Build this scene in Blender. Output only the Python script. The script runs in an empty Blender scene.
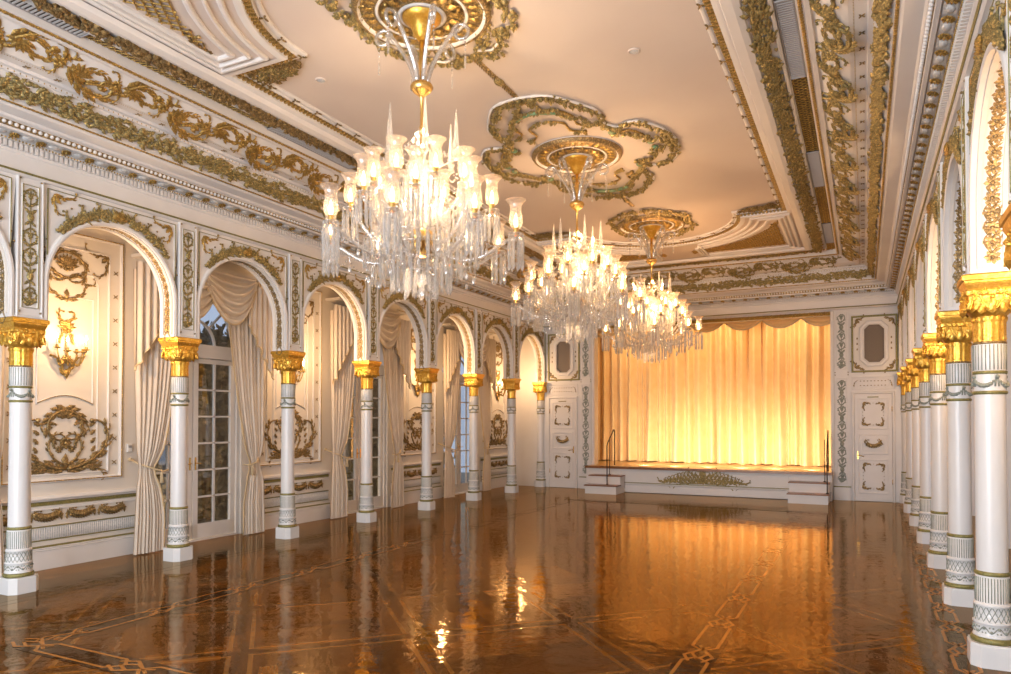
import bpy, math, random
from mathutils import Matrix, Vector
PI = math.pi
sc = bpy.context.scene
col = sc.collection
random.seed(7)

# ------------------------------------------------------------------ measures (metres)
XC = -3.18            # centre line of the hall
HW = 3.93             # half distance between the two arcades
Y0, P = 3.918, 1.7443 # first column and bay pitch
YB = 16.03            # stage wall
YF = -2.2             # wall behind the camera
XLW, XRW = -7.95, 1.59
ZC = 4.95             # ceiling
ZAB = 2.565           # top of the capitals
ZFR = 3.90            # top of the arcade wall

# ------------------------------------------------------------------ materials
def mat(name, color, rough=.5, metal=0.0, noise=None, nscale=20, bump=0, bscale=60, coat=0, spec=.5, rr=None):
    m = bpy.data.materials.new(name); m.use_nodes = True
    nt = m.node_tree; b = nt.nodes['Principled BSDF']
    b.inputs['Base Color'].default_value = (*color, 1)
    b.inputs['Roughness'].default_value = rough
    b.inputs['Metallic'].default_value = metal
    b.inputs['Coat Weight'].default_value = coat
    b.inputs['Specular IOR Level'].default_value = spec
    tc = nt.nodes.new('ShaderNodeNewGeometry')
    if noise:
        n = nt.nodes.new('ShaderNodeTexNoise'); n.inputs['Scale'].default_value = nscale
        n.inputs['Detail'].default_value = 3
        nt.links.new(tc.outputs['Position'], n.inputs['Vector'])
        r = nt.nodes.new('ShaderNodeValToRGB')
        cols = [color] + list(noise)
        e = r.color_ramp.elements
        e[0].position = .32; e[0].color = (*cols[0], 1)
        e[1].position = .68; e[1].color = (*cols[-1], 1)
        for i, c in enumerate(cols[1:-1]):
            x = e.new(.32 + .36*(i+1)/(len(cols)-1)); x.color = (*c, 1)
        nt.links.new(n.outputs['Fac'], r.inputs['Fac'])
        nt.links.new(r.outputs['Color'], b.inputs['Base Color'])
    if bump:
        n2 = nt.nodes.new('ShaderNodeTexNoise'); n2.inputs['Scale'].default_value = bscale
        nt.links.new(tc.outputs['Position'], n2.inputs['Vector'])
        bp = nt.nodes.new('ShaderNodeBump'); bp.inputs['Strength'].default_value = bump
        bp.inputs['Distance'].default_value = .01
        nt.links.new(n2.outputs['Fac'], bp.inputs['Height'])
        nt.links.new(bp.outputs['Normal'], b.inputs['Normal'])
    return m

M = {}
M['white'] = mat('white_paint', (.76,.725,.69), .42, noise=[(.79,.76,.73)], nscale=3)
M['cool'] = mat('column_enamel', (.73,.715,.70), .3, noise=[(.76,.745,.73)], nscale=4)
M['cream'] = mat('cream_paint', (.76,.70,.62), .45, noise=[(.79,.735,.66)], nscale=3)
M['ceil'] = mat('ceiling_paint', (.66,.565,.495), .7, noise=[(.68,.59,.52)], nscale=1.5)
M['gilt'] = mat('aged_gilding', (.80,.54,.15), .36, .7, noise=[(.30,.20,.07),(.66,.44,.12)], nscale=45, bump=.35, bscale=140)
M['green_gilt'] = mat('patinated_gilding', (.74,.54,.20), .45, .5, noise=[(.17,.15,.07),(.56,.42,.16)], nscale=42, bump=.4, bscale=120)
M['bronze'] = mat('dark_gilding', (.62,.43,.18), .42, .55, noise=[(.17,.12,.055),(.52,.36,.15)], nscale=30, bump=.35, bscale=120)
M['gold'] = mat('bright_gold_leaf', (.93,.58,.11), .34, .8, noise=[(.78,.43,.06),(.96,.64,.16)], nscale=26, bump=.3, bscale=90)
M['dark_gilt'] = mat('brown_gilt_ground', (.16,.10,.045), .55, .4)  # plain dark brown ground behind the cornice lattice
M['verdi'] = mat('verdigris_paint', (.10,.26,.16), .45, .3, noise=[(.30,.36,.20)], nscale=20)
M['sage'] = mat('sage_grey_paint', (.21,.23,.19), .5, noise=[(.34,.36,.30)], nscale=30)
M['silver'] = mat('silver_grey_paint', (.47,.48,.48), .45, noise=[(.66,.66,.65)], nscale=40)
M['olive'] = mat('olive_gilding', (.20,.19,.07), .45, .4, noise=[(.34,.29,.10)], nscale=60, bump=.4, bscale=150)
M['dark'] = mat('dark_recess', (.05,.035,.02), .7)
M['grille'] = mat('grey_louvre_paint', (.30,.29,.29), .45)
M['louvre'] = mat('louvre_slat_paint', (.42,.41,.41), .45)
M['mesh'] = mat('speaker_mesh', (.20,.16,.125), .6, bump=.5, bscale=400)
M['drape'] = mat('cream_silk', (.72,.62,.51), .65, noise=[(.76,.67,.56)], nscale=6, bump=.15, bscale=50)
M['fringe'] = mat('tasselled_trim', (.62,.46,.26), .7, noise=[(.74,.60,.38)], nscale=90)
M['tread'] = mat('tread_wood', (.20,.08,.025), .3, noise=[(.28,.12,.04)], nscale=14)
M['boards'] = mat('stage_boards', (.55,.33,.13), .28, noise=[(.66,.42,.18)], nscale=9)
M['iron'] = mat('black_iron', (.05,.04,.03), .4, .6)
M['brass'] = mat('brass', (.85,.55,.18), .25, .95)
M['plastic'] = mat('thermostat_plastic', (.75,.72,.68), .5)
M['brick'] = mat('terrace_stone', (.33,.29,.24), .8, noise=[(.25,.22,.18)], nscale=8)
M['leafg'] = mat('hedge_leaves', (.10,.085,.04), .6, noise=[(.26,.21,.12)], nscale=25)
M['curtain'] = mat('gold_satin', (.87,.58,.26), .5, noise=[(.91,.64,.32)], nscale=5)
M['curtain'].node_tree.nodes['Principled BSDF'].inputs['Sheen Weight'].default_value = .3
M['candle'] = mat('candle_tube', (.85,.80,.70), .5)

def emis(name, c, s):
    m = bpy.data.materials.new(name); m.use_nodes = True
    b = m.node_tree.nodes['Principled BSDF']
    b.inputs['Base Color'].default_value = (*c, 1)
    b.inputs['Emission Color'].default_value = (*c, 1)
    b.inputs['Emission Strength'].default_value = s
    return m
M['bulb'] = emis('lit_bulb', (1, .66, .34), 20)
M['flame'] = emis('lit_candle_bulb', (1, .68, .34), 40)

def glassy(name, tint, tr, gl, df, rough=.05, df_col=(.9,.88,.85)):
    m = bpy.data.materials.new(name); m.use_nodes = True
    nt = m.node_tree; nt.nodes.clear()
    out = nt.nodes.new('ShaderNodeOutputMaterial')
    t = nt.nodes.new('ShaderNodeBsdfTransparent'); t.inputs['Color'].default_value = (*tint, 1)
    g = nt.nodes.new('ShaderNodeBsdfGlossy'); g.inputs['Roughness'].default_value = rough
    g.inputs['Color'].default_value = (1,1,1,1)
    d = nt.nodes.new('ShaderNodeBsdfTranslucent'); d.inputs['Color'].default_value = (*df_col, 1)
    d2 = nt.nodes.new('ShaderNodeBsdfDiffuse'); d2.inputs['Color'].default_value = (*df_col, 1)
    md = nt.nodes.new('ShaderNodeMixShader'); md.inputs[0].default_value = .5
    nt.links.new(d.outputs[0], md.inputs[1]); nt.links.new(d2.outputs[0], md.inputs[2])
    m1 = nt.nodes.new('ShaderNodeMixShader'); m1.inputs[0].default_value = gl/(gl+tr)
    nt.links.new(t.outputs[0], m1.inputs[1]); nt.links.new(g.outputs[0], m1.inputs[2])
    m2 = nt.nodes.new('ShaderNodeMixShader'); m2.inputs[0].default_value = df
    nt.links.new(m1.outputs[0], m2.inputs[1]); nt.links.new(md.outputs[0], m2.inputs[2])
    nt.links.new(m2.outputs[0], out.inputs['Surface'])
    return m
M['crystal'] = glassy('cut_crystal', (.98,.98,.98), .50, .32, .22, .08)
M['shade'] = glassy('etched_glass_shade', (1,.96,.91), .62, .12, .22, .2, (.96,.84,.72))
M['pane'] = glassy('window_glass', (.93,.95,.94), .86, .14, .0, .02)

# ------------------------------------------------------------------ mesh builder
class MB:
    def __init__(s, M=None):
        s.v = []; s.f = []; s.mi = []; s.sm = []; s.M = M or Matrix.Identity(4); s.m = 0
    def add(s, vs, fs, smooth=False, m=None):
        o = len(s.v); Mx = s.M
        s.v += [tuple(Mx @ Vector(p)) for p in vs]
        for f in fs:
            s.f.append(tuple(i+o for i in f)); s.mi.append(s.m if m is None else m); s.sm.append(smooth)
    def box(s, x0, x1, y0, y1, z0, z1, m=None):
        s.add([(x0,y0,z0),(x1,y0,z0),(x1,y1,z0),(x0,y1,z0),(x0,y0,z1),(x1,y0,z1),(x1,y1,z1),(x0,y1,z1)],
              [(0,3,2,1),(4,5,6,7),(0,1,5,4),(1,2,6,5),(2,3,7,6),(3,0,4,7)], False, m)
    def bbox(s, x0, x1, y0, y1, z0, z1, b=.01, m=None):
        # block whose top (z1) edges are bevelled
        s.add([(x0,y0,z0),(x1,y0,z0),(x1,y1,z0),(x0,y1,z0),(x0,y0,z1-b),(x1,y0,z1-b),(x1,y1,z1-b),(x0,y1,z1-b),
               (x0+b,y0+b,z1),(x1-b,y0+b,z1),(x1-b,y1-b,z1),(x0+b,y1-b,z1)],
              [(0,3,2,1),(8,9,10,11),(0,1,5,4),(1,2,6,5),(2,3,7,6),(3,0,4,7),(4,5,9,8),(5,6,10,9),(6,7,11,10),(7,4,8,11)], False, m)
    def tube(s, pts, r, sides=5, cap=True, m=None, flat=1.0):
        pts = [Vector(p) for p in pts]; n = len(pts)
        if not hasattr(r, '__len__'): r = [r]*n
        vs = []; fs = []; up = None
        for i, p in enumerate(pts):
            t = (pts[min(i+1,n-1)] - pts[max(i-1,0)])
            t = t.normalized() if t.length > 1e-9 else Vector((0,0,1))
            if up is None:
                up = Vector((0,0,1)) if abs(t.z) < .9 else Vector((1,0,0))
            a = t.cross(up)
            if a.length < 1e-6: a = t.orthogonal()
            a.normalize(); b = a.cross(t); up = b
            for k in range(sides):
                th = 2*PI*k/sides
                vs.append(p + a*(r[i]*math.cos(th)) + b*(r[i]*flat*math.sin(th)))
        for i in range(n-1):
            for k in range(sides):
                k2 = (k+1) % sides
                fs.append((i*sides+k, i*sides+k2, (i+1)*sides+k2, (i+1)*sides+k))
        if cap:
            fs.append(tuple(range(sides))[::-1]); fs.append(tuple(range((n-1)*sides, n*sides)))
        s.add(vs, fs, True, m)
    def lathe(s, prof, seg=20, c=(0,0,0), m=None, wob=None, smooth=True, a0=0, a1=2*PI):
        full = abs(a1-a0-2*PI) < 1e-6; N = seg if full else seg+1
        vs = []; fs = []
        for (r, z) in prof:
            for k in range(N):
                a = a0 + (a1-a0)*k/seg; rr = r*(wob(a, z) if wob else 1)
                vs.append((c[0]+rr*math.cos(a), c[1]+rr*math.sin(a), c[2]+z))
        for i in range(len(prof)-1):
            for k in range(seg):
                k2 = (k+1) % N
                fs.append((i*N+k, i*N+k2, (i+1)*N+k2, (i+1)*N+k))
        s.add(vs, fs, smooth, m)
    def ball(s, c, r, sx=6, sy=4, m=None, e=(1,1,1)):
        vs = [(c[0],c[1],c[2]-r*e[2])]; fs = []
        for j in range(1, sy):
            t = PI*j/sy
            for k in range(sx):
                a = 2*PI*k/sx
                vs.append((c[0]+r*e[0]*math.sin(t)*math.cos(a), c[1]+r*e[1]*math.sin(t)*math.sin(a), c[2]-r*e[2]*math.cos(t)))
        vs.append((c[0],c[1],c[2]+r*e[2])); L = len(vs)-1
        for k in range(sx):
            k2 = (k+1) % sx
            fs.append((0, 1+k2, 1+k)); fs.append((L, L-sx+k, L-sx+k2))
            for j in range(sy-2):
                fs.append((1+j*sx+k, 1+j*sx+k2, 1+(j+1)*sx+k2, 1+(j+1)*sx+k))
        s.add(vs, fs, True, m)
    # ---- relief ornament, drawn in the local plane (u, v) and standing out along n
    def leaf(s, u, v, ang, L, W, h=.015, m=None, n0=0, curl=.0):
        ca, sa = math.cos(ang), math.sin(ang)
        def q(a, b, n):
            b += curl*a*a/max(L,1e-6)
            return (u+ca*a-sa*b, v+sa*a+ca*b, n0+n)
        vs = [q(0,0,h*.3), q(L*.25,W*.5,0), q(L*.5,W*.36,h*.3), q(L*.62,W*.48,0), q(L,0,h*.5), q(L*.62,-W*.48,0), q(L*.5,-W*.36,h*.3), q(L*.25,-W*.5,0),
              q(L*.3,0,h), q(L*.65,0,h*1.1)]
        fs = [(0,8,1),(1,8,2),(2,8,9),(2,9,3),(3,9,4),(4,9,5),(5,9,6),(6,9,8),(6,8,7),(7,8,0)]
        s.add(vs, fs, True, m)
    def rosette(s, u, v, r, h=.02, petals=8, m=None, n0=0):
        for k in range(petals):
            a = 2*PI*k/petals
            s.leaf(u+.2*r*math.cos(a), v+.2*r*math.sin(a), a, r*.8, r*.62, h*.7, m, n0)
        s.ball((u,v,n0+h*.4), r*.28, 6, 4, m)
    def cloth(s, u, v, ang, L, k0, k1, r=.01, n=14, leaves=0, lw=1.0, h=0, m=None, r1=.45, knob=True, side=1):
        # clothoid scroll; returns its end
        pts = []; hd = []; a = ang; x, y = u, v
        for i in range(n+1):
            pts.append((x, y, h+r*.4)); hd.append(a)
            t = i/n; k = k0+(k1-k0)*t*t
            st = L/n; a += k*st; x += math.cos(a)*st; y += math.sin(a)*st
        s.tube(pts, [r*(1-(1-r1)*i/n) for i in range(n+1)], 5, True, m)
        if knob: s.ball(pts[-1], r*1.15, 6, 4, m)
        if leaves:
            for j in range(leaves):
                i = int((j+.5)/leaves*n*.85)
                sg = side if j % 3 != 2 else -side
                LL = r*5.2*lw*(1-.45*i/n)
                s.leaf(pts[i][0], pts[i][1], hd[i]+sg*.75, LL, LL*.5, r*1.1, m, h, curl=-sg*.35)
        return pts[-1], hd[-1]
    def strip(s, path, prof, closed=False, m=None, smooth=False):
        # sweep prof [(offset, n)] along a 2D path with mitred corners (offset to the left of travel)
        n = len(path); vs = []; fs = []; K = len(prof)
        for i in range(n):
            p = Vector(path[i]).to_2d()
            a = Vector(path[i-1]).to_2d() if (i > 0 or closed) else None
            b = Vector(path[(i+1) % n]).to_2d() if (i < n-1 or closed) else None
            d1 = (p-a).normalized() if a is not None else (b-p).normalized()
            d2 = (b-p).normalized() if b is not None else d1
            n1 = Vector((-d1.y, d1.x)); n2 = Vector((-d2.y, d2.x))
            mt = n1+n2; L = mt.length
            mt = mt/L if L > 1e-6 else n1
            c = max(.35, mt.dot(n1)); mt = mt/c
            for (o, h) in prof: vs.append((p.x+mt.x*o, p.y+mt.y*o, h))
        for i in range(n if closed else n-1):
            j = (i+1) % n
            for k in range(K-1): fs.append((i*K+k, j*K+k, j*K+k+1, i*K+k+1))
        s.add(vs, fs, smooth, m)
    def mould(s, path, w=.03, h=.015, closed=True, m=None):
        s.strip(path, [(-w/2,0),(-w/2,h*.7),(-w*.25,h),(w*.25,h),(w/2,h*.7),(w/2,0)], closed, m)
    def poly(s, pts, n0, n1, m=None):
        # extruded simple polygon (front fan made by ngon)
        N = len(pts)
        vs = [(p[0],p[1],n0) for p in pts] + [(p[0],p[1],n1) for p in pts]
        fs = [tuple(range(N, 2*N))] + [(i, (i+1) % N, N+(i+1) % N, N+i) for i in range(N)]
        s.add(vs, fs, False, m)
    def swag(s, u0, v0, u1, v1, sag, r=.018, m=None, n=12):
        pts = []
        for i in range(n+1):
            t = i/n; pts.append((u0+(u1-u0)*t, v0+(v1-v0)*t - sag*4*t*(1-t), r*.5))
        s.tube(pts, [r*(.5+.9*math.sin(PI*i/n))*(1 if i % 2 else .8) for i in range(n+1)], 5, True, m)
        for i in range(1, n):
            a = math.atan2(pts[i+1][1]-pts[i-1][1], pts[i+1][0]-pts[i-1][0]) if i < n else 0
            for sg in (1,-1): s.leaf(pts[i][0], pts[i][1], a+sg*.9, r*2.6, r*1.5, r, m)
    def rod(s, a, b, r, sides=6, m=None): s.tube([a, b], r, sides, True, m)
    def build(s, name, m, parent=None, kind=None, loc=None):
        me = bpy.data.meshes.new(name); me.from_pydata(s.v, [], s.f)
        ms = m if isinstance(m, (list, tuple)) else [m]
        for k in ms: me.materials.append(M[k])
        me.polygons.foreach_set('use_smooth', s.sm)
        if len(ms) > 1: me.polygons.foreach_set('material_index', s.mi)
        me.validate(); me.update()
        o = bpy.data.objects.new(name, me); col.objects.link(o)
        if parent: o.parent = parent
        if kind: o['kind'] = kind
        if loc: o.location = loc
        return o

def frame(o, U, V, N):
    U, V, N = Vector(U), Vector(V), Vector(N)
    return Matrix(((U.x,V.x,N.x,o[0]),(U.y,V.y,N.y,o[1]),(U.z,V.z,N.z,o[2]),(0,0,0,1)))
def empty(name, loc=(0,0,0), rz=0):
    o = bpy.data.objects.new(name, None); col.objects.link(o); o.location = loc; o.rotation_euler = (0,0,rz)
    o.empty_display_size = .1
    return o
def tag(o, label=None, cat=None, group=None, kind=None):
    if label: o['label'] = label
    if cat: o['category'] = cat
    if group: o['group'] = group
    if kind: o['kind'] = kind
    return o
def kids(o): return [c for c in list(col.objects) if c.parent == o]
CH = {}
def copy_tree(o, parent=None, depth=0):
    c = o.copy(); col.objects.link(c)
    if parent: c.parent = parent
    for ch in list(o.children): copy_tree(ch, c, depth+1)
    return c
FX = lambda x=0, y=0, z=0: frame((x,y,z), (0,1,0), (0,0,1), (1,0,0))   # plane facing +x, u=y, v=z
FY = lambda x=0, y=0, z=0: frame((x,y,z), (1,0,0), (0,0,1), (0,-1,0))  # plane facing -y, u=x, v=z
FC = lambda x=0, y=0, z=0: frame((x,y,z), (1,0,0), (0,1,0), (0,0,-1))  # ceiling plane facing down
def rect(u0, u1, v0, v1): return [(u0,v0),(u1,v0),(u1,v1),(u0,v1)]
def arc(cu, cv, r, a0, a1, n): return [(cu+r*math.cos(a0+(a1-a0)*i/n), cv+r*math.sin(a0+(a1-a0)*i/n)) for i in range(n+1)]
ORD = ['first','second','third','fourth','fifth','sixth','seventh','eighth']
R = math.radians

# ------------------------------------------------------------------ FLOOR
def floor_material():
    m = bpy.data.materials.new('varnished_parquet'); m.use_nodes = True
    nt = m.node_tree; N = nt.nodes; Lk = nt.links; b = N['Principled BSDF']
    g = N.new('ShaderNodeNewGeometry')
    def node(t, **k):
        n = N.new(t)
        for a, v in k.items(): setattr(n, a, v)
        return n
    def math_(op, a, b_=None, c=None):
        n = node('ShaderNodeMath', operation=op)
        for i, v in enumerate((a, b_, c)):
            if v is None: continue
            if isinstance(v, (int, float)): n.inputs[i].default_value = v
            else: Lk.new(v, n.inputs[i])
        return n.outputs[0]
    mp = node('ShaderNodeMapping'); mp.inputs['Rotation'].default_value = (0,0,R(45)); mp.inputs['Location'].default_value = (.35,.2,0)
    Lk.new(g.outputs['Position'], mp.inputs['Vector'])
    sx = node('ShaderNodeSeparateXYZ'); Lk.new(mp.outputs[0], sx.inputs[0])
    X, Y = sx.outputs[0], sx.outputs[1]
    S = 1.23
    fx = math_('FLOOR', math_('DIVIDE', X, S)); fy = math_('FLOOR', math_('DIVIDE', Y, S))
    chk = math_('MODULO', math_('ADD', math_('ADD', fx, fy), 1000), 2)     # 0 / 1 : plank direction
    # plank coordinate across and along
    across = math_('ADD', math_('MULTIPLY', X, chk), math_('MULTIPLY', Y, math_('SUBTRACT', 1, chk)))
    along = math_('ADD', math_('MULTIPLY', Y, chk), math_('MULTIPLY', X, math_('SUBTRACT', 1, chk)))
    pl = math_('FLOOR', math_('DIVIDE', across, .123))
    seg = math_('FLOOR', math_('ADD', math_('DIVIDE', along, .62), math_('MULTIPLY', pl, .37)))
    cb = node('ShaderNodeCombineXYZ'); Lk.new(pl, cb.inputs[0]); Lk.new(seg, cb.inputs[1]); Lk.new(math_('ADD', fx, math_('MULTIPLY', fy, 7.3)), cb.inputs[2])
    wn = node('ShaderNodeTexWhiteNoise'); Lk.new(cb.outputs[0], wn.inputs['Vector'])
    gc = node('ShaderNodeCombineXYZ'); Lk.new(math_('MULTIPLY', across, 60), gc.inputs[0]); Lk.new(math_('MULTIPLY', along, 4), gc.inputs[1])
    gn = node('ShaderNodeTexNoise'); gn.inputs['Scale'].default_value = 1; gn.inputs['Detail'].default_value = 4; Lk.new(gc.outputs[0], gn.inputs['Vector'])
    big = node('ShaderNodeTexNoise'); big.inputs['Scale'].default_value = .55; Lk.new(g.outputs['Position'], big.inputs['Vector'])
    v = math_('ADD', math_('ADD', math_('MULTIPLY', wn.outputs['Value'], .46), math_('MULTIPLY', gn.outputs['Fac'], .35)), math_('MULTIPLY', big.outputs['Fac'], .5))
    rp = node('ShaderNodeValToRGB'); e = rp.color_ramp.elements
    e[0].position = .2; e[0].color = (.022,.007,.001,1); e[1].position = .95; e[1].color = (.165,.050,.004,1)
    x = e.new(.55); x.color = (.062,.018,.002,1)
    Lk.new(v, rp.inputs['Fac'])
    # borders of the big diagonal blocks: dark line with a lighter inlay inside
    def edge(c):
        f = math_('FRACT', math_('ADD', math_('DIVIDE', c, S), 100)); return math_('MINIMUM', f, math_('SUBTRACT', 1, f))
    ed = math_('MINIMUM', edge(X), edge(Y))
    dk = math_('LESS_THAN', ed, .022)
    lt = math_('MULTIPLY', math_('LESS_THAN', ed, .07), math_('GREATER_THAN', ed, .045))
    seam = math_('MINIMUM', math_('FRACT', math_('ADD', math_('DIVIDE', across, .123), 100)), 1)
    sm = math_('LESS_THAN', seam, .035)
    mx = node('ShaderNodeMix', data_type='RGBA'); Lk.new(math_('MULTIPLY', dk, .6), mx.inputs[0]); Lk.new(rp.outputs[0], mx.inputs[6]); mx.inputs[7].default_value = (.035,.012,.004,1)
    mx2 = node('ShaderNodeMix', data_type='RGBA'); Lk.new(math_('MULTIPLY', lt, .28), mx2.inputs[0]); Lk.new(mx.outputs[2], mx2.inputs[6]); mx2.inputs[7].default_value = (.42,.18,.035,1)
    mx3 = node('ShaderNodeMix', data_type='RGBA'); Lk.new(math_('MULTIPLY', sm, .5), mx3.inputs[0]); Lk.new(mx2.outputs[2], mx3.inputs[6]); mx3.inputs[7].default_value = (.04,.014,.004,1)
    Lk.new(mx3.outputs[2], b.inputs['Base Color'])
    finish(nt, b, g)
    return m
def finish(nt, b, g):
    N = nt.nodes; Lk = nt.links
    out = [n for n in N if n.type == 'OUTPUT_MATERIAL'][0]
    d = N.new('ShaderNodeBsdfDiffuse'); gl = N.new('ShaderNodeBsdfGlossy'); gl.inputs['Roughness'].default_value = .055
    gl.inputs['Color'].default_value = (.96, .75, .50, 1)
    if b.inputs['Base Color'].is_linked: Lk.new(b.inputs['Base Color'].links[0].from_socket, d.inputs['Color'])
    else: d.inputs['Color'].default_value = b.inputs['Base Color'].default_value
    fr = N.new('ShaderNodeFresnel'); fr.inputs['IOR'].default_value = 1.46
    mx = N.new('ShaderNodeMixShader')
    Lk.new(fr.outputs[0], mx.inputs[0]); Lk.new(d.outputs[0], mx.inputs[1]); Lk.new(gl.outputs[0], mx.inputs[2])
    Lk.new(mx.outputs[0], out.inputs['Surface'])
    mp = N.new('ShaderNodeMapping'); mp.inputs['Rotation'].default_value = (0,0,.78)
    Lk.new(g.outputs['Position'], mp.inputs['Vector'])
    n = N.new('ShaderNodeTexNoise'); n.inputs['Scale'].default_value = 7; n.inputs['Detail'].default_value = 3; n.inputs['Distortion'].default_value = .6
    Lk.new(mp.outputs[0], n.inputs['Vector'])
    bp = N.new('ShaderNodeBump'); bp.inputs['Strength'].default_value = .16; bp.inputs['Distance'].default_value = .018
    Lk.new(n.outputs['Fac'], bp.inputs['Height'])
    Lk.new(bp.outputs['Normal'], gl.inputs['Normal'])
M['floor'] = floor_material()
def inlay_mat(name, c):
    m = bpy.data.materials.new(name); m.use_nodes = True; nt = m.node_tree; b = nt.nodes['Principled BSDF']
    b.inputs['Base Color'].default_value = (*c, 1)
    finish(nt, b, nt.nodes.new('ShaderNodeNewGeometry')); return m
M['inlay_dark'] = inlay_mat('dark_inlay', (.020,.007,.004))
M['inlay_red'] = inlay_mat('rosewood_inlay', (.075,.022,.012))
M['inlay_light'] = inlay_mat('maple_inlay', (.34,.13,.025))

fl = MB()
fl.box(XLW-.25, XRW+.25, YF-.1, YB+.3, -.12, 0, 0)
def chain_run(mb, x0, y0, dx, dy, L, w=.25, seg=.87, dz=0):
    # dark band with an interlaced light chain of long hexagons and small knots
    Mo = mb.M; mb.M = frame((x0,y0,dz), (dx,dy,0), (-dy,dx,0), (0,0,1))
    mb.add([(0,-w/2,.0008),(L,-w/2,.0008),(L,w/2,.0008),(0,w/2,.0008)], [(0,1,2,3)], False, 1)
    n = int(L/seg); st = L/n; t = .012
    def ln(pts, z=.0016):
        mb.strip(pts, [(-t,z),(t,z)], False, 3)
    for i in range(n):
        a = i*st; k = .12; h = w*.34
        ln([(a+k*.6,0),(a+k*1.4,h),(a+st-k*1.4,h),(a+st-k*.6,0)]); ln([(a+k*.6,0),(a+k*1.4,-h),(a+st-k*1.4,-h),(a+st-k*.6,0)])
        for s_ in (1,-1):
            ln([(a-k,s_*.0),(a,s_*h*.62),(a+k,0)], .0018)
            ln([(a-k*1.5,s_*h*.5),(a-k*.5,s_*h*1.12),(a+k*1.5,-s_*h*.45)], .0020)
    mb.M = Mo
# long borders beside each arcade, a second line inside, and the cross border near the camera
for s_, nm in ((-1,'l'),(1,'r')):
    chain_run(fl, XC+s_*2.16, 3.25, 0, 1, 10.44)
    fl.M = Matrix.Identity(4)
    xb = XC+s_*HW
    fl.add([(xb-.30,YF,.0006),(xb+.30,YF,.0006),(xb+.30,YB,.0006),(xb-.30,YB,.0006)], [(0,1,2,3)], False, 1 if s_ < 0 else 2)
    if s_ > 0: chain_run(fl, xb-s_*.16, YF+.5, 0, 1, YB-YF-.5, .20, .62)
    xm = xb-s_*.38; fl.add([(xm-.04,YF,.0007),(xm+.04,YF,.0007),(xm+.04,YB,.0007),(xm-.04,YB,.0007)], [(0,1,2,3)], False, 1)
chain_run(fl, XC-2.16, 3.05, 1, 0, 4.32, dz=.0014)
chain_run(fl, XC-2.16, 13.65, 1, 0, 4.32, dz=.0014)
floor = fl.build('floor', ['floor','inlay_dark','inlay_red','inlay_light'], kind='structure')

# ------------------------------------------------------------------ OUTER SHELL
def bay(k): return Y0 + P*(k+.5)
def wall_with_doors(name, x, sgn, doors):
    # wall at x facing sgn; arched openings for the french doors
    mb = MB(); z1 = ZFR+.05; ow = .78; zs = 2.62; r = .78
    mb.M = frame((x,0,0), (0,1,0), (0,0,1), (sgn,0,0))
    cuts = sorted(bay(k)+.05 for k in doors)
    ys = YF
    T = -.22
    def seg(a, b, v0=0, v1=z1): mb.box(a, b, v0, v1, T, 0)
    for c in cuts:
        seg(ys, c-ow); ys = c+ow
        n = 16; vs = []; fs = []
        for nn in (0, T):
            for i in range(n+1):
                a = PI - PI*i/n
                vs.append((c+ow*math.cos(a), zs+r*math.sin(a), nn)); vs.append((c+ow*math.cos(a), z1, nn))
        for i in range(n):
            j = 2*i; fs.append((j, j+2, j+3, j+1)); k = 2*(n+1)
            fs.append((k+j, k+j+1, k+j+3, k+j+2)); fs.append((j, k+j, k+j+2, j+2))
        mb.add(vs, fs)
    seg(ys, YB+.3)
    return mb.build(name, 'cream', kind='structure')
LDOORS = (-1,1,3,5); RDOORS = (1,3,5)
wall_with_doors('wall_left', XLW, 1, LDOORS)
wall_with_doors('wall_right', XRW, -1, RDOORS)
# ceiling slab over the hall and lower aisle soffits
mb = MB()
mb.box(XLW-.25, XRW+.25, YF-.1, YB+.3, ZC, ZC+.15, 0)
for s_ in (-1,1):
    xa = XC+s_*(HW-.10); xb = XC+s_*(HW+1.2)
    mb.box(min(xa,xb), max(xa,xb), YF-.1, YB+.3, ZFR, ZFR+.12, 1)
mb.build('ceiling', ['ceil','cream'], kind='structure')
# unseen wall behind the camera, its window opening added for the daylight fill
mb = MB(); z1 = ZC
mb.box(XLW-.25, XC-2.6, YF-.25, YF, 0, z1); mb.box(XC+2.6, XRW+.25, YF-.25, YF, 0, z1)
mb.box(XC-2.6, XC+2.6, YF-.25, YF, 3.6, z1); mb.box(XC-2.6, XC+2.6, YF-.25, YF, 0, .3)
for i in range(1, 6): mb.box(XC-2.6+i*5.2/6-.04, XC-2.6+i*5.2/6+.04, YF-.2, YF-.1, .3, 3.6)
mb.build('wall_front', 'cream', kind='structure')

# ---- stage wall
SX0, SX1, SZ0, SZ1 = -5.72, -.60, .57, 3.80     # stage opening
mb = MB()
mb.box(XLW-.25, SX0, YB, YB+.25, 0, ZC); mb.box(SX1, XRW+.25, YB, YB+.25, 0, ZC)
mb.box(SX0, SX1, YB, YB+.25, SZ1, ZC); mb.box(SX0, SX1, YB, YB+.25, 0, .5)
wb = mb.build('wall_back', 'white', kind='structure')
mb = MB(FY(0,YB,0))
mb.mould([(SX0-.03,.6),(SX0-.03,SZ1+.03),(SX1+.03,SZ1+.03),(SX1+.03,.6)], .07, .04, False)
mb.build('proscenium_frame', 'white', wb)
mb = MB(FY(0,YB-.03,0))
mb.strip([(SX0,SZ1+.015),(SX1,SZ1+.015)], [(-.03,0),(-.03,.02),(0,.035),(.04,.02),(.04,0)])
n = 110
for i in range(n): mb.leaf(SX0+(SX1-SX0)*(i+.2)/n, SZ1+.02, R(60 if i%2 else -60), .05,.03,.014, n0=.02)
mb.build('gilt_edging', 'gilt', wb)

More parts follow.
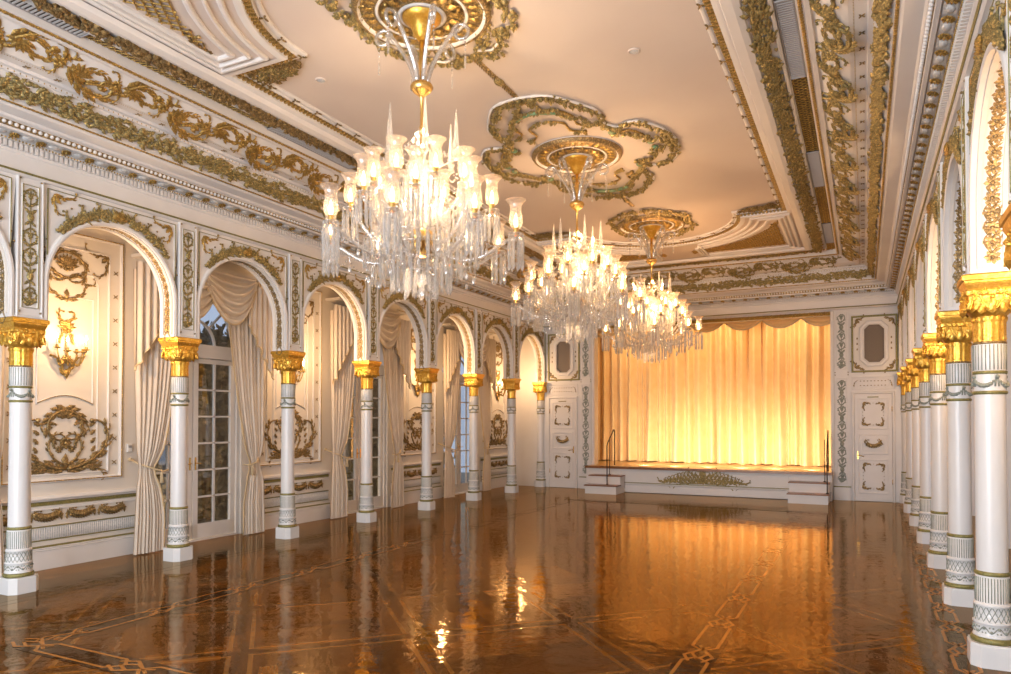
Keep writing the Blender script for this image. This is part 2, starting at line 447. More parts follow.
# stage box behind
mb = MB()
mb.box(-7.0, .7, YB+.25, 20.0, .35, .5); mb.box(-7.0, -6.9, YB+.25, 20.0, .5, 4.6); mb.box(.6, .7, YB+.25, 20, .5, 4.6)
mb.box(-7.0, .7, 19.9, 20, .5, 4.6); mb.box(-7.0, .7, YB+.25, 20, 4.5, 4.6)
mb.m = 1; mb.box(SX0+.01, SX1-.01, YB+.001, YB+.27, .50, .575); mb.box(-6.9, .6, YB+.27, 19.9, .502, .575)
mb.build('wall_stage', ['cream','boards'], kind='structure')

YS = 15.62   # stage front
t = empty('stage', (XC,YS,0)); tag(t, 'low white stage platform with a bare wooden deck under the gold curtain', 'stage')
def par(mb, name, m, parent, off=None, **k):
    o = mb.build(name, m, parent, **k)
    if off: o.location = (-off[0], -off[1], -off[2])
    return o
so = (XC,YS,0)
mb = MB(); mb.box(SX0-.06, SX1+.02, YS, YB, 0, .52); par(mb, 'stage_front', 'white', t, so)
mb = MB(FY(0,YS,0)); mb.mould(rect(SX0+.78, SX1-.78, .20, .49), .02, .012)
mb.strip([(SX0-.06,.19),(SX1+.02,.19)], [(-.02,0),(-.02,.02),(0,.03),(.02,.02),(.02,0)]); mb.strip([(SX0-.06,.012),(SX1+.02,.012)], [(-.012,0),(0,.02),(.12,.02),(.12,0)])
par(mb, 'base_moulding', 'white', t, so)
mb = MB(FY(0,YS-.02,0)); mb.strip([(SX0+.7,.222),(SX1-.7,.222)], [(-.008,0),(-.006,.018),(.006,.018),(.008,0)])
par(mb, 'gilt_fillet', 'olive', t, so)
mb = MB(); mb.box(SX0-.06, SX1+.02, YS-.05, YB, .525, .575); 
par(mb, 'stage_deck', 'boards', t, so)
mb = MB(); mb.box(SX0-.07, SX1+.03, YS-.065, YS-.04, .525, .58); par(mb, 'stage_nosing', 'tread', t, so)
# gilt crest in the middle of the stage front
mb = MB(FY(XC+.06,YS-.004,0))
for s_ in (1,-1):
    for (u,v,a,L,k0,k1,r) in ((.05,.30,.15,.55,-1,9,.016),(.05,.26,-.1,.95,.6,-14,.015),(.10,.40,.6,.34,-3,26,.013),(.30,.33,.5,.34,-6,-22,.012),(.55,.28,.35,.30,-6,-18,.010),(.0,.42,1.2,.2,-4,-26,.011)):
        aa = a if s_ > 0 else PI-a
        mb.cloth(s_*u, v, aa, L, s_*k0, s_*k1, r, 16, 7, 1, side=s_)
    for i in range(7): mb.leaf(s_*(.15+.1*i), .26, (PI/2-s_*.9), .10-.008*i, .05, .02)
for s_ in (1,-1):
    for i in range(9):
        u = .07+.085*i; hh = .22*(1-(i/9.5)**1.5)
        mb.cloth(s_*u, .255, PI/2-s_*(.5+.05*i), hh*1.7+.05, -s_*2, s_*(24+3*i), .013, 16, 6)
        mb.cloth(s_*(u-.03), .255+hh*.35, PI/2+s_*.4, hh*1.1+.04, s_*2, -s_*30, .011, 12, 4)
        mb.leaf(s_*u, .255+hh*.5, PI/2-s_*.7, hh*.6+.03, .05, .03)
    mb.cloth(s_*.80, .27, 0 if s_>0 else PI, .22, s_*1, s_*20, .014, 12, 6)
mb.rosette(0,.33,.10,.04,9); mb.leaf(0,.38,PI/2,.16,.10,.04); mb.leaf(0,.38,PI/2+.6,.13,.06,.03); mb.leaf(0,.38,PI/2-.6,.13,.06,.03)
par(mb, 'scrollwork_crest', 'green_gilt', t, so)

for X_, nm in ((-5.20,'left'),(-.985,'right')):
    t = empty('stage_steps', (X_,YS-.08,0))
    tag(t, 'two white box steps with brown treads at the %s end of the stage' % nm, 'steps', 'white steps at the ends of the stage')
    wd = .36
    mb = MB(); mb.box(-wd, wd, -.30, 0, 0, .37); mb.box(-wd, wd, -.60, -.30, 0, .17)
    mb.build('riser_box', 'white', t)
    for zz, ya, yb in ((.37,-.32,0),(.17,-.62,-.30)):
        mb = MB(); mb.bbox(-wd-.02, wd+.02, ya, yb, zz, zz+.025, .006); mb.build('tread', 'tread', t)
    h = empty('handrail', (X_ + (.34 if nm=='right' else .1),YS-.14,0))
    tag(h, 'thin black iron handrail standing on the %s stage steps' % nm, 'handrail', 'handrails on the stage steps')
    mb = MB(); mb.tube([(0,0,.395),(0,0,1.28),(-.0,.06,1.36),(0,.5,1.36)] if 0 else [(0,-.38,.20),(0,-.38,1.05),(0,-.34,1.12),(0,.12,1.42),(0,.16,1.38),(0,.16,.60)], .012, 6); mb.build('rail', 'iron', h)
    mb = MB(); mb.rod((-.06,-.02,.396),(-.06,-.02,1.24), .008); mb.build('baluster', 'iron', h)
    mb = MB(); mb.lathe([(0,.2),(.03,.2),(.03,.21),(.012,.22)], 8, (0,-.38,0)); mb.build('foot_flange', 'iron', h)
    mb = MB(); mb.lathe([(0,.4),(.03,.4),(.03,.41),(.009,.42)], 8, (-.06,-.02,-.004)); mb.build('foot_flange', 'iron', h)

# stage curtain
def pleated(mb, x0, x1, z0, z1, y, n, amp, seed, flare=.0, rows=14):
    rnd = random.Random(seed); cols = n*10
    wv = [rnd.uniform(.45,1.6) for _ in range(n+2)]; tot = sum(wv[:n]); acc = 0; bx = []
    for i in range(n): bx.append(acc/tot); acc += wv[i]
    bx.append(1.0)
    ph = [rnd.uniform(-.5,.5) for _ in range(n+1)]
    vs = []; fs = []
    for j in range(rows+1):
        tz = j/rows
        for i in range(cols+1):
            c = i/10; k = min(int(c), n-1); f = c-k
            u = bx[k] + (bx[k+1]-bx[k])*f
            w = bx[k+1]-bx[k]
            d = (.5-.5*math.cos(2*PI*f))**.8
            sh = .35*w*math.sin(3.1*tz+ph[k]*6)*(x1-x0)*.5*math.sin(PI*f)
            a = amp*wv[k]*(.75+.35*(1-tz))
            vs.append((x0+(x1-x0)*u + sh*(1-tz)*.6, y - a*d + .01*math.sin(3*tz+k), z0+(z1-z0)*tz + (.012*math.sin(k*2.1) if j==0 else 0)))
    W = cols+1
    for j in range(rows):
        for i in range(cols): fs.append((j*W+i, j*W+i+1, (j+1)*W+i+1, (j+1)*W+i))
    mb.add(vs, fs, True)
YCU = 17.9
t = empty('stage_curtain', (XC,YCU,SZ0)); tag(t, 'floor length gold satin curtain hanging in deep folds across the stage', 'curtain')
for a, b, sd in ((-6.35, XC+.22, 3),(XC-.02, .15, 5)):
    mb = MB(); pleated(mb, a, b, .59, 4.35, YCU-(0.10 if sd==5 else 0), 15, .20, sd); par(mb, 'curtain_panel', 'curtain', t, (XC,YCU,SZ0))
v = empty('stage_valance', (XC,YB+.5,3.6)); tag(v, 'shallow scalloped gold valance along the top of the stage opening', 'valance')
for i in range(7):
    a = -6.0 + i*.80; b = a+.80
    mb = MB(); vs = []; fs = []; nu, nv = 14, 28
    for j in range(nv+1):
        for k in range(nu+1):
            u = k/nu; w = j/nv
            z = 4.10 - w*(.26+.20*4*u*(1-u)) ; y = YB+.5 - .03*math.sin(w*PI*7)*u*(1-u)*4 - .06*4*u*(1-u)
            vs.append((a+(b-a)*u, y, z))
    for j in range(nv):
        for k in range(nu): fs.append((j*(nu+1)+k, j*(nu+1)+k+1, (j+1)*(nu+1)+k+1, (j+1)*(nu+1)+k))
    mb.add(vs, fs, True); par(mb, 'swag', 'curtain', v, (XC,YB+.5,3.6))
    mb = MB(); mb.tube([vs[nv*(nu+1)+k] for k in range(nu+1)], .018, 6); par(mb, 'cord_edge', 'fringe', v, (XC,YB+.5,3.6))

# side returns of the stage: doors, plaques, octagon grilles, ornament pilasters
def side_bay(cx, n, nm):
    d = empty('door_%d' % n, (cx,YB,0)); tag(d, kind='structure')
    w = .33
    mb = MB(FY(0,0,0)); mb.box(-w, w, .01, 2.15, 0, .03)
    mb.mould([(-w-.03,.0),(-w-.03,2.18),(w+.03,2.18),(w+.03,0)], .05, .05, False)
    mb.build('door_leaf', 'white', d)
    for z0, z1 in ((.17,.83),(.95,1.33),(1.45,2.05)):
        mb = MB(FY(0,-.03,0)); mb.mould(rect(-.26,.26,z0,z1), .025, .012); mb.mould(rect(-.19,.19,z0+.07,z1-.07), .012, .008)
        mb.build('door_panel', 'white', d)
        mb = MB(FY(0,-.035,0))
        if z1-z0 < .5:
            mb.swag(-.15,1.18,.15,1.18,.07,.022)
            for s_ in (1,-1): mb.cloth(s_*.15,1.16,PI/2, .12, s_*8, s_*40, .010, 10, 3); mb.cloth(s_*.1,1.16,PI/2, .09, -s_*8, -s_*40, .008, 10, 2)
        else:
            for su in (1,-1):
                for sv in (1,-1):
                    u, v_ = su*.18, (z0+z1)/2 + sv*((z1-z0)/2-.08)
                    mb.cloth(u, v_, PI/2 if sv<0 else -PI/2, .15, 0, su*sv*-14, .011, 10, 5)
                    mb.cloth(u, v_, PI if su>0 else 0, .13, 0, su*sv*14, .011, 10, 5)
                    mb.leaf(u, v_, math.atan2(-sv,-su), .07,.045,.015)
            k = int((z1-z0-.3)/.07)
            for i in range(k):
                for su in (1,-1): mb.ball((su*.185, z0+.2+.07*i, 0), .009, 5, 3)
            for i in range(3):
                for vv in (z0+.08, z1-.08): mb.ball((-.06+.06*i, vv, 0), .009, 5, 3)
        mb.build('gilt_ornament', 'bronze', d)
    mb = MB(FY(0,-.03,0)); mb.box(-.10,.10,2.08,2.10,0,.012); mb.build('gilt_bar', 'olive', d)
    mb = MB(FY(0,-.03,0)); su = -1 if n == 5 else 1
    mb.rod((su*.28,.92,0),(su*.28,.92,.05),.01); mb.tube([(su*.28,.92,.05),(su*.23,.915,.055),(su*.17,.90,.05)],.009); mb.box(su*.28-.015,su*.28+.015,.84,1.0,0,.006)
    mb.build('door_handle', 'brass', d)
    mb = MB(FY(0,-.03,0))
    for zz in (.35,1.8): mb.rod((-su*.335,zz,.005),(-su*.335,zz+.1,.005),.008)
    mb.build('hinge', 'brass', d)
    # upper wall
    pq = empty('wall_plaque', (cx,YB,2.25)); tag(pq, 'narrow white plaque with dotted gilding above the %s stage door' % nm, 'wall panel', 'plaques above the stage doors')
    mb = MB(FY(0,0,0)); mb.mould(rect(-.38,.38,.0,.24), .02, .015); mb.mould([(-.30,.12),(-.27,.04),(.27,.04),(.30,.12),(.27,.20),(-.27,.20)], .012, .01); mb.build('frame', 'white', pq)
    mb = MB(FY(0,-.003,0))
    for i in range(8):
        for vv in (.075,.165): mb.ball((-.22+.063*i, vv, 0), .010, 5, 3, e=(1.8,1,1))
    for s_ in (1,-1): mb.cloth(s_*.34,.05,PI/2,.16,s_*3,s_*20,.007,10,3)
    mb.build('gilt_dots', 'bronze', pq)
    og = empty('octagon_grille', (cx+.03,YB,3.165)); tag(og, 'brown octagonal mesh grille in a cream and gilt frame, %s of the stage' % nm, 'grille', 'octagonal grilles beside the stage')
    mb = MB(FY(0,0,0)); mb.poly(rect(-.40,.40,-.56,.56), 0, .012); mb.build('back_panel', 'cream', og)
    mb = MB(FY(0,-.012,0)); mb.mould(rect(-.395,.395,-.555,.555), .035, .03); mb.build('outer_moulding', 'olive', og)
    def octo(a, b, c): return [(-a+c,-b),(a-c,-b),(a,-b+c),(a,b-c),(a-c,b),(-a+c,b),(-a,b-c),(-a,-b+c)]
    mb = MB(FY(0,-.012,0)); mb.poly(octo(.185,.385,.09), 0, .006); mb.build('mesh_panel', 'mesh', og)
    mb = MB(FY(0,-.012,0)); mb.mould(octo(.225,.425,.11), .075, .045); mb.mould(octo(.185,.385,.09), .02, .055); mb.build('inner_frame', 'white', og)
    mb = MB(FY(0,-.014,0))
    for su in (1,-1):
        for sv in (1,-1):
            u, v_ = su*.33, sv*.49
            mb.cloth(u, v_, -sv*PI/2, .20, su*sv*2, su*sv*26, .013, 12, 6)
            mb.cloth(u, v_, PI if su>0 else 0, .20, su*sv*-2, su*sv*-26, .013, 12, 6)
            mb.leaf(u, v_, math.atan2(-sv,-su), .10,.06,.02)
    for i in range(-2,3):
        if abs(i) < 2:
            for su in (1,-1): mb.leaf(su*.305, i*.11-.02, PI/2, .05,.03,.012)
    mb.build('corner_ornament', 'bronze', og)
def ornament_strip(mb, z0, z1, w=.055, m=None, rnd=None):
    # vertical candelabrum strip: urns, spirals, husks about the centre line
    L = z1-z0; n = max(3, int(L/.17)); st = L/n
    mb.tube([(0,z0+.01,.004),(0,z1-.01,.004)], .006, 4, True, m)
    for i in range(n):
        c = z0+(i+.5)*st
        if i % 3 == 1:
            mb.ball((0,c,.006), w*.62, 8, 6, m, (1,1.5,.5))
            for s_ in (1,-1):
                mb.leaf(s_*w*.15, c+w*.7, PI/2-s_*.8, w*1.3, w*.7, .014, m); mb.leaf(s_*w*.15, c-w*.8, -PI/2+s_*.8, w*1.2, w*.6, .014, m)
        else:
            for s_ in (1,-1):
                mb.cloth(0, c-st*.45, PI/2-s_*1.15, w*2.9, s_*6, s_*34, .0085, 12, 6, 1, m=m)
                mb.cloth(0, c+st*.45, -PI/2+s_*1.15, w*2.2, -s_*6, -s_*34, .007, 10, 4, 1, m=m)
                mb.leaf(0, c, PI/2-s_*.5, w*1.1, w*.6, .014, m)
            mb.rosette(0, c, w*.5, .014, 6, m)
    for s_ in (1,-1): mb.leaf(0, z0+.02, PI/2-s_*.6, w*1.4, w*.8, .012, m)
    mb.leaf(0, z0+.02, PI/2, w*1.6, w*.8, .014, m)
for cx, n, nm in ((-6.53,4,'left'),(.165,5,'right')): side_bay(cx, n, nm)
for cx, nm in ((-5.93,'left'),(-.40,'right')):
    t = empty('stage_pilaster', (cx,YB,0)); tag(t, 'tall white pilaster strip with running grey ornament, %s of the stage' % nm, 'pilaster', 'pilasters beside the stage opening')
    mb = MB(FY(0,0,0)); mb.box(-.15,.15,0,.28,0,.05); mb.box(-.13,.13,.28,3.88,0,.03)
    mb.mould(rect(-.095,.095,.34,2.47), .014, .012+.03); mb.mould(rect(-.095,.095,2.66,3.82), .014, .012+.03); mb.build('pilaster_body', 'white', t)
    mb = MB(FY(0,-.03,0)); ornament_strip(mb, .36, 2.45, .065); ornament_strip(mb, 2.68, 3.8, .065); mb.build('running_ornament', 'sage', t)
    mb = MB(FY(0,-.05,0)); mb.box(-.16,.16,.265,.285,-.02,.015); mb.build('base_cap', 'olive', t)
    mb = MB(FY(0,-.03,0))
    for su in (1,-1):
        for zz in (2.55,2.60): mb.ball((su*.12,zz,0),.012,6,4)
    mb.build('studs', 'bronze', t)

# ------------------------------------------------------------------ COLUMN
def make_column():
    t = empty('column')
    mb = MB(); a = .136; c = .053
    oc = [(-a+c,-a),(a-c,-a),(a,-a+c),(a,a-c),(a-c,a),(-a+c,a),(-a,a-c),(-a,-a+c)]
    mb.poly(oc, 0, .14); mb.poly([(x*.97,y*.97) for x,y in oc], .14, .152); mb.build('plinth', 'cool', t)
    # painted base: torus, scroll band, lattice band, fluted drum
    mb = MB(); mb.lathe([(0.0984,.150),(0.1230,.153),(0.1279,.168),(0.1230,.184),(0.1132,.188)], 24, wob=lambda a_, z: 1+.012*math.sin(a_*24)); mb.build('base_torus', 'olive', t)
    b = MB(); b.lathe([(0.1099,.186),(0.1156,.190),(0.1123,.200),(0.1082,.205),(0.1066,.270),(0.1123,.274),(0.1140,.280),(0.1123,.286),(0.1041,.290),(0.1017,.385),(0.1066,.390),(0.1074,.400),(0.1033,.406),(0.0968,.410),(0.0959,.585),(0.0902,.590)], 28)
    band = b.build('base_drum', 'cool', t)
    mb = MB()
    for k in range(20):   # diamond lattice
        for s_ in (1,-1):
            a0 = 2*PI*k/20
            mb.tube([(.1050*math.cos(a0+s_*q*.11), .1050*math.sin(a0+s_*q*.11), .292+.0155*q*1.5) for q in range(5)], .0022, 4, False)
    for k in range(36):   # flutes
        a0 = 2*PI*k/36; zz = .415
        mb.rod((.0962*math.cos(a0), .0962*math.sin(a0), zz), (.0962*math.cos(a0), .0962*math.sin(a0), .575), .0035, 4)
    n = 72
    mb.tube([(.1077*math.cos(2*PI*i/n), .1077*math.sin(2*PI*i/n), .238+.019*math.sin(2*PI*i/n*8)) for i in range(n+1)], .0036, 4, False)
    for k in range(16):
        a0 = 2*PI*(k+.5)/16; rr = .1077
        mb.ball((rr*math.cos(a0), rr*math.sin(a0), .238+(-.012 if k%2 else .012)*1), .011, 6, 4)
        for d_ in (-.09,.09): mb.ball((rr*math.cos(a0+d_), rr*math.sin(a0+d_), .238+(.017 if k%2 else -.017)), .006, 5, 3)
    mb.build('painted_pattern', 'sage', band)
    k0 = .84
    mb = MB(); mb.lathe([(.108*k0,.585),(.118*k0,.590),(.122*k0,.600),(.118*k0,.612),(.106*k0,.616)], 24, wob=lambda a_, z: 1+.01*math.sin(a_*24)); mb.build('ring', 'olive', t)
    mb = MB(); mb.lathe([(.0905,.61),(.0905,.63),(.090,1.1),(.088,1.795)], 28); mb.build('shaft', 'cool', t)
    mb = MB(); mb.lathe([(.088,1.778),(.098,1.783),(.099,1.798),(.088,1.804)], 24); mb.lathe([(.088,1.910),(.098,1.915),(.099,1.930),(.088,1.936)], 24); mb.build('ring', 'olive', t)
    b = MB(); b.lathe([(.090,1.79),(.0915,1.80),(.0915,1.92),(.090,1.93),(.0925,1.935),(.0925,2.11),(.090,2.115)], 28); nb = b.build('neck', 'cool', t)
    mb = MB()
    for k in range(4):
        a0 = 2*PI*k/4+.3
        for i in range(9):
            t0 = i/8; an = a0+t0*PI/2; z = 1.885-.055*4*t0*(1-t0)*.9
            r = .012*(.55+math.sin(PI*t0))
            mb.ball((.093*math.cos(an), .093*math.sin(an), z), r, 6, 4, e=(1,1,.9))
        for d_ in (-.05,.05): mb.rod((.093*math.cos(a0+d_),.093*math.sin(a0+d_),1.895),(.093*math.cos(a0+d_*2.4),.093*math.sin(a0+d_*2.4),1.83), .006, 5)
        mb.ball((.095*math.cos(a0), .107*math.sin(a0), 1.895), .014, 6, 4)
    for k in range(26):
        a0 = 2*PI*k/26; mb.rod((.0925*math.cos(a0), .0925*math.sin(a0), 1.94), (.0925*math.cos(a0), .0925*math.sin(a0), 2.105), .0034, 4)
    mb.build('painted_garland', 'sage', nb)
    mb = MB(); mb.lathe([(.088,2.108),(.097,2.112),(.098,2.124),(.089,2.128)], 24); mb.build('neck_ring', 'bronze', t)
    # gilded capital
    mb = MB(); K = 14
    mb.lathe([(.084,2.122),(.086,2.14),(.086,2.27),(.096,2.30)], 56, wob=lambda a_, z: 1+.10*abs(math.sin(a_*K/2)) if z<2.29 else 1)
    # square flaring bell
    def sq(r, z, p=4.5, n=40):
        out = []
        for i in range(n):
            a_ = 2*PI*i/n; c_, s_ = math.cos(a_), math.sin(a_)
            q = (abs(c_)**p+abs(s_)**p)**(-1/p); out.append((r*q*c_, r*q*s_, z))
        return out
    rings = [sq(0.0929,2.29,2),sq(0.1075,2.305,2.2),sq(0.1240,2.325,2.8),sq(0.1424,2.35,3.5),sq(0.1480,2.385,4.5),sq(0.1440,2.42,6),sq(0.1392,2.425,8),sq(0.1464,2.43,14),sq(0.1472,2.455,20),sq(0.1416,2.47,20),sq(0.1527,2.495,24),sq(0.1579,2.51,24),sq(0.1579,2.522,24),sq(0.1684,2.526,30),sq(0.1699,2.555,30),sq(0.1654,2.565,30),sq(0.0172,2.566,2)]
    vs = [p for r_ in rings for p in r_]; fs = []
    for j in range(len(rings)-1):
        for i in range(40): fs.append((j*40+i, j*40+(i+1)%40, (j+1)*40+(i+1)%40, (j+1)*40+i))
    mb.add(vs, fs, False)
    cap = mb.build('capital', 'gold', t)
    mb = MB()
    for k in range(4):       # relief on each face
        a_ = PI/2*k; d = Vector((math.cos(a_), math.sin(a_),0)); u = Vector((-d.y,d.x,0))
        mb.M = frame(d*.146, u, (0,0,1), d)
        mb.leaf(0,2.30,PI/2,.12,.07,.03,n0=-.01); mb.ball((0,2.41,.004),.016,6,4)
        for s_ in (1,-1):
            mb.cloth(s_*.02,2.33,PI/2-s_*.5,.16,-s_*2,s_*42,.008,14,5,1,-.002)
            mb.cloth(s_*.125,2.33,PI/2+s_*.35,.13,-s_*3,s_*36,.009,14,4,1,-.002)
            mb.leaf(s_*.065,2.30,PI/2+s_*.2,.09,.05,.025,n0=-.012)
            for i in range(3): mb.leaf(s_*(.03+.04*i),2.425,PI/2,.03,.03,.012)
        a2 = a_+PI/4; d = Vector((math.cos(a2), math.sin(a2),0)); u = Vector((-d.y,d.x,0))
        mb.M = frame(d*.178, u, (0,0,1), d)
        mb.leaf(0,2.31,PI/2,.13,.08,.03,n0=-.03); mb.ball((0,2.345,.0),.022,6,4)
        for s_ in (1,-1): mb.cloth(0,2.36,PI/2-s_*.8,.09,s_*5,s_*50,.009,10,2,1,-.004)
    for k in range(14):
        a0 = 2*PI*(k+.5)/14; d = Vector((math.cos(a0), math.sin(a0),0)); u = Vector((-d.y,d.x,0))
        mb.M = frame(d*.090, u, (0,0,1), d)
        mb.leaf(0,2.25,PI/2,.05,.035,.012); mb.ball((0,2.145,0),.009,5,3)
    mb.build('acanthus_relief', 'gold', cap)
    return t
colp = make_column()
SIDE = {-1:'left', 1:'right'}
first = True
for s_ in (-1,1):
    for k in range(0,7):
        o = colp if first else copy_tree(colp); first = False
        o.location = (XC+s_*HW, Y0+P*k, 0); o.rotation_euler = (0,0, 0 if s_<0 else PI)
        if k == 0: lab = 'white column with gilded capital standing nearest the camera in the %s arcade' % SIDE[s_]
        elif k == 6: lab = 'white column with gilded capital nearest the stage in the %s arcade' % SIDE[s_]
        else: lab = '%s white gold-capped column from the camera along the %s arcade' % (ORD[k], SIDE[s_])
        if s_ == 1:
            if k == 0: lab = 'column at the extreme right edge, only its gold capital corner showing'
            else: lab = '%s fully seen white gold-capped column from the camera in the right arcade' % ORD[k-1] if k < 6 else lab
        tag(o, lab, 'column', 'columns of the %s arcade' % SIDE[s_])
# engaged columns at the stage wall
for s_ in (-1,1):
    o = copy_tree(colp); o.name = 'engaged_column'; o.location = (XC+s_*HW, YB-.02, 0); o.rotation_euler = (0,0, 0 if s_<0 else PI)
    tag(o, 'half column with gold capital engaged in the stage wall, %s end' % SIDE[s_], 'column', 'engaged columns at the stage wall')

# ------------------------------------------------------------------ ARCADE (built facing +x, origin on the column line)
DN = .12   # half thickness of the arcade wall
PW = .12    # half pier width
def make_pier():
    t = empty('arcade_pier')
    mb = MB(); mb.box(-DN, DN, -PW, PW, ZAB, ZFR)
    for sg in (1,-1):
        mb.M = FX(DN,0,0) if sg > 0 else frame((-DN,0,0),(0,-1,0),(0,0,1),(-1,0,0))
        mb.mould(rect(-.075,.075,ZAB+.10,3.82), .014, .012)
        mb.mould([(-PW+.009,ZAB),(-PW+.009,ZFR)], .018,.014,False); mb.mould([(PW-.009,ZAB),(PW-.009,ZFR)], .018,.014,False)
    mb.M = Matrix.Identity(4); mb.bbox(-DN-.012, DN+.012, -PW-.012, PW+.012, ZAB, ZAB+.03, .008)
    mb.build('pier_body', 'white', t)
    mb = MB()
    mb.M = FX(DN+.002,0,0); ornament_strip(mb, ZAB+.12, 3.80, .052)
    mb.build('running_ornament', 'green_gilt', t)
    mb = MB(FX(DN,0,0)); mb.mould(rect(-.073,.073,ZAB+.102,3.818), .006, .016); mb.build('gilt_fillet', 'olive', t)
    mb = MB(FX(DN+.01,0,0))
    for su in (1,-1):
        for vv in (ZAB+.06, 3.87): mb.ball((su*.095,vv,0),.011,6,4)
    mb.build('studs', 'bronze', t)
    return t
def make_arch():
    t = empty('archway')
    hw = P/2-PW; r = hw-.05; zs = 2.945; n = 32; T = DN-.015
    mb = MB()
    A = [(r*math.cos(PI-PI*i/n), zs+r*math.sin(PI-PI*i/n)) for i in range(n+1)]
    vs = []; fs = []
    for x in (T, -T):
        for (y, z) in A: vs += [(x,y,z),(x,y*hw/r,ZFR)]
    K = 2*(n+1)
    for i in range(n):
        j = 2*i; fs += [(j,j+2,j+3,j+1),(K+j,K+j+1,K+j+3,K+j+2),(j,K+j,K+j+2,j+2)]
    mb.add(vs, fs)
    for s_ in (1,-1): mb.box(-T, T, min(s_*r,s_*hw), max(s_*r,s_*hw), ZAB, zs)
    for sg in (1,-1):
        mb.M = FX(T,0,0) if sg > 0 else frame((-T,0,0),(0,-1,0),(0,0,1),(-1,0,0))
        path = [(-r,ZAB)]+A+[(r,ZAB)]
        mb.strip([(p[0]*1.0,p[1]) for p in path], [(.0,-.02),(-.006,.016),(.014,.024),(.034,.02),(.040,.006),(.046,.004),(.048,0)])
        # spandrel frame
        e = hw-.05
        for s_ in (1,-1):
            q = arc(0,zs,r+.09,R(22),R(68),8)
            pth = [(s_*(e),zs+.30)]+[(s_*e,3.84)]+[(0,3.84)]
            mb.mould(pth, .010, .008, False)
    mb.build('arch_wall', 'white', t)
    # soffit lining
    mb = MB()
    rr = r-.001
    for s0, s1 in ((-T+.02,-T+.05),(T-.05,T-.02)):
        vs = []; fs = []
        P2 = [(-rr,ZAB+.03)]+[(rr*math.cos(PI-PI*i/n), zs+rr*math.sin(PI-PI*i/n)) for i in range(n+1)]+[(rr,ZAB+.03)]
        for (y,z) in P2:
            L = math.hypot(y,max(0,z-zs)); k = (rr-.012)/rr
            yy, zz = (y*k, zs+(z-zs)*k) if z > zs else (y*k, z)
            vs += [(s0,yy,zz),(s1,yy,zz),(s0,y,z),(s1,y,z)]
        for i in range(len(P2)-1):
            j = 4*i; fs += [(j,j+1,j+5,j+4),(j,j+4,j+6,j+2),(j+1,j+3,j+7,j+5)]
        mb.add(vs, fs)
    mb.build('soffit_moulding', 'cream', t)
    mb = MB(); tot = PI*rr; cnt = 22
    pts = []
    L0 = zs-ZAB-.05; per = 2*L0+tot; m_ = 30
    for i in range(m_):
        d = (i+.5)/m_*per
        if d < L0: y, z, ny, nz = -rr, ZAB+.05+d, 1, 0
        elif d > per-L0: y, z, ny, nz = rr, ZAB+.05+(per-d), -1, 0
        else:
            a = PI-(d-L0)/rr; y, z, ny, nz = rr*math.cos(a), zs+rr*math.sin(a), -math.cos(a), -math.sin(a)
        mb.M = frame((0,y,z),(1,0,0),(0,-nz,ny),(0,ny*.45,nz*.45))
        mb.rosette(0,0,.050,.016,7)
        for s_ in (1,-1): mb.cloth(0,.03,PI/2-s_*.9,.15,s_*6,s_*34,.0075,12,4)
    mb.build('soffit_ornament', 'bronze', t)
    # leafy crest over the arch with a shell in the middle
    mb = MB(FX(T+.004,0,0))
    for i in range(64):
        a = R(40+100*i/63); w = 1-abs(i-31.5)/36
        for q in range(3):
            rad = r+.06+.028*q*w+random.uniform(-.01,.01)
            mb.leaf(rad*math.cos(a), zs+rad*math.sin(a), a+random.uniform(-1.6,1.6)+(PI/2 if i<32 else -PI/2)*.6, .055+.03*w, .038, .022, n0=.004+.012*random.random())
    for s_ in (1,-1):
        for aa in (50,62,74):
            a = R(aa); mb.cloth(s_*(r+.10)*math.cos(a), zs+(r+.10)*math.sin(a), PI/2+s_*(R(90)-a)*-1+s_*.9, .13, -s_*4, -s_*36, .012, 12, 3)
            mb.rosette(s_*(r+.10)*math.cos(a), zs+(r+.10)*math.sin(a), .034, .03, 7, n0=.01)
    mb.build('crest_garland', 'green_gilt', t)
    mb = MB(FX(T+.012,0,0)); mb.ball((0,zs+r+.10,.01),.052,10,6,e=(1,1.05,.7))
    for i in range(9): mb.leaf(0,zs+r+.07,PI/2+(i-4)*.38,.085,.03,.03,n0=.02)
    mb.build('shell_boss', 'gilt', t)
    for s_ in (1,-1):
        mb = MB(FX(T+.003,0,0))
        u, v = s_*(hw-.10), 3.79
        mb.cloth(u, v, PI if s_>0 else 0, .26, s_*1, -s_*22, .012, 14, 6, side=-s_)
        mb.cloth(u, v, -PI/2, .22, -s_*1, -s_*24, .011, 14, 5, side=s_)
        mb.leaf(u, v, PI/2*3-s_*.8, .10, .05, .02); mb.rosette(u-s_*.02, v-.02, .035,.02,6); mb.build('corner_scroll', 'gilt', t)
    mb = MB(FX(T+.002,0,0))
    for s_ in (1,-1):
        for a_, k in ((R(66),.20),(R(58),.20),(R(30),.12),(R(24),.10)):
            mb.ball((s_*(r+k)*math.cos(a_), zs+(r+k)*math.sin(a_), .004), .012, 5, 4, e=(1,1,.8))
    mb.build('studs', 'bronze', t)
    mb = MB(FX(T+.001,0,0)); e = hw-.045
    mb.mould([(-e,zs+.26),(-e,3.845),(e,3.845),(e,zs+.26)], .008, .012, False)
    mb.build('gilt_fillet', 'olive', t)
    return t
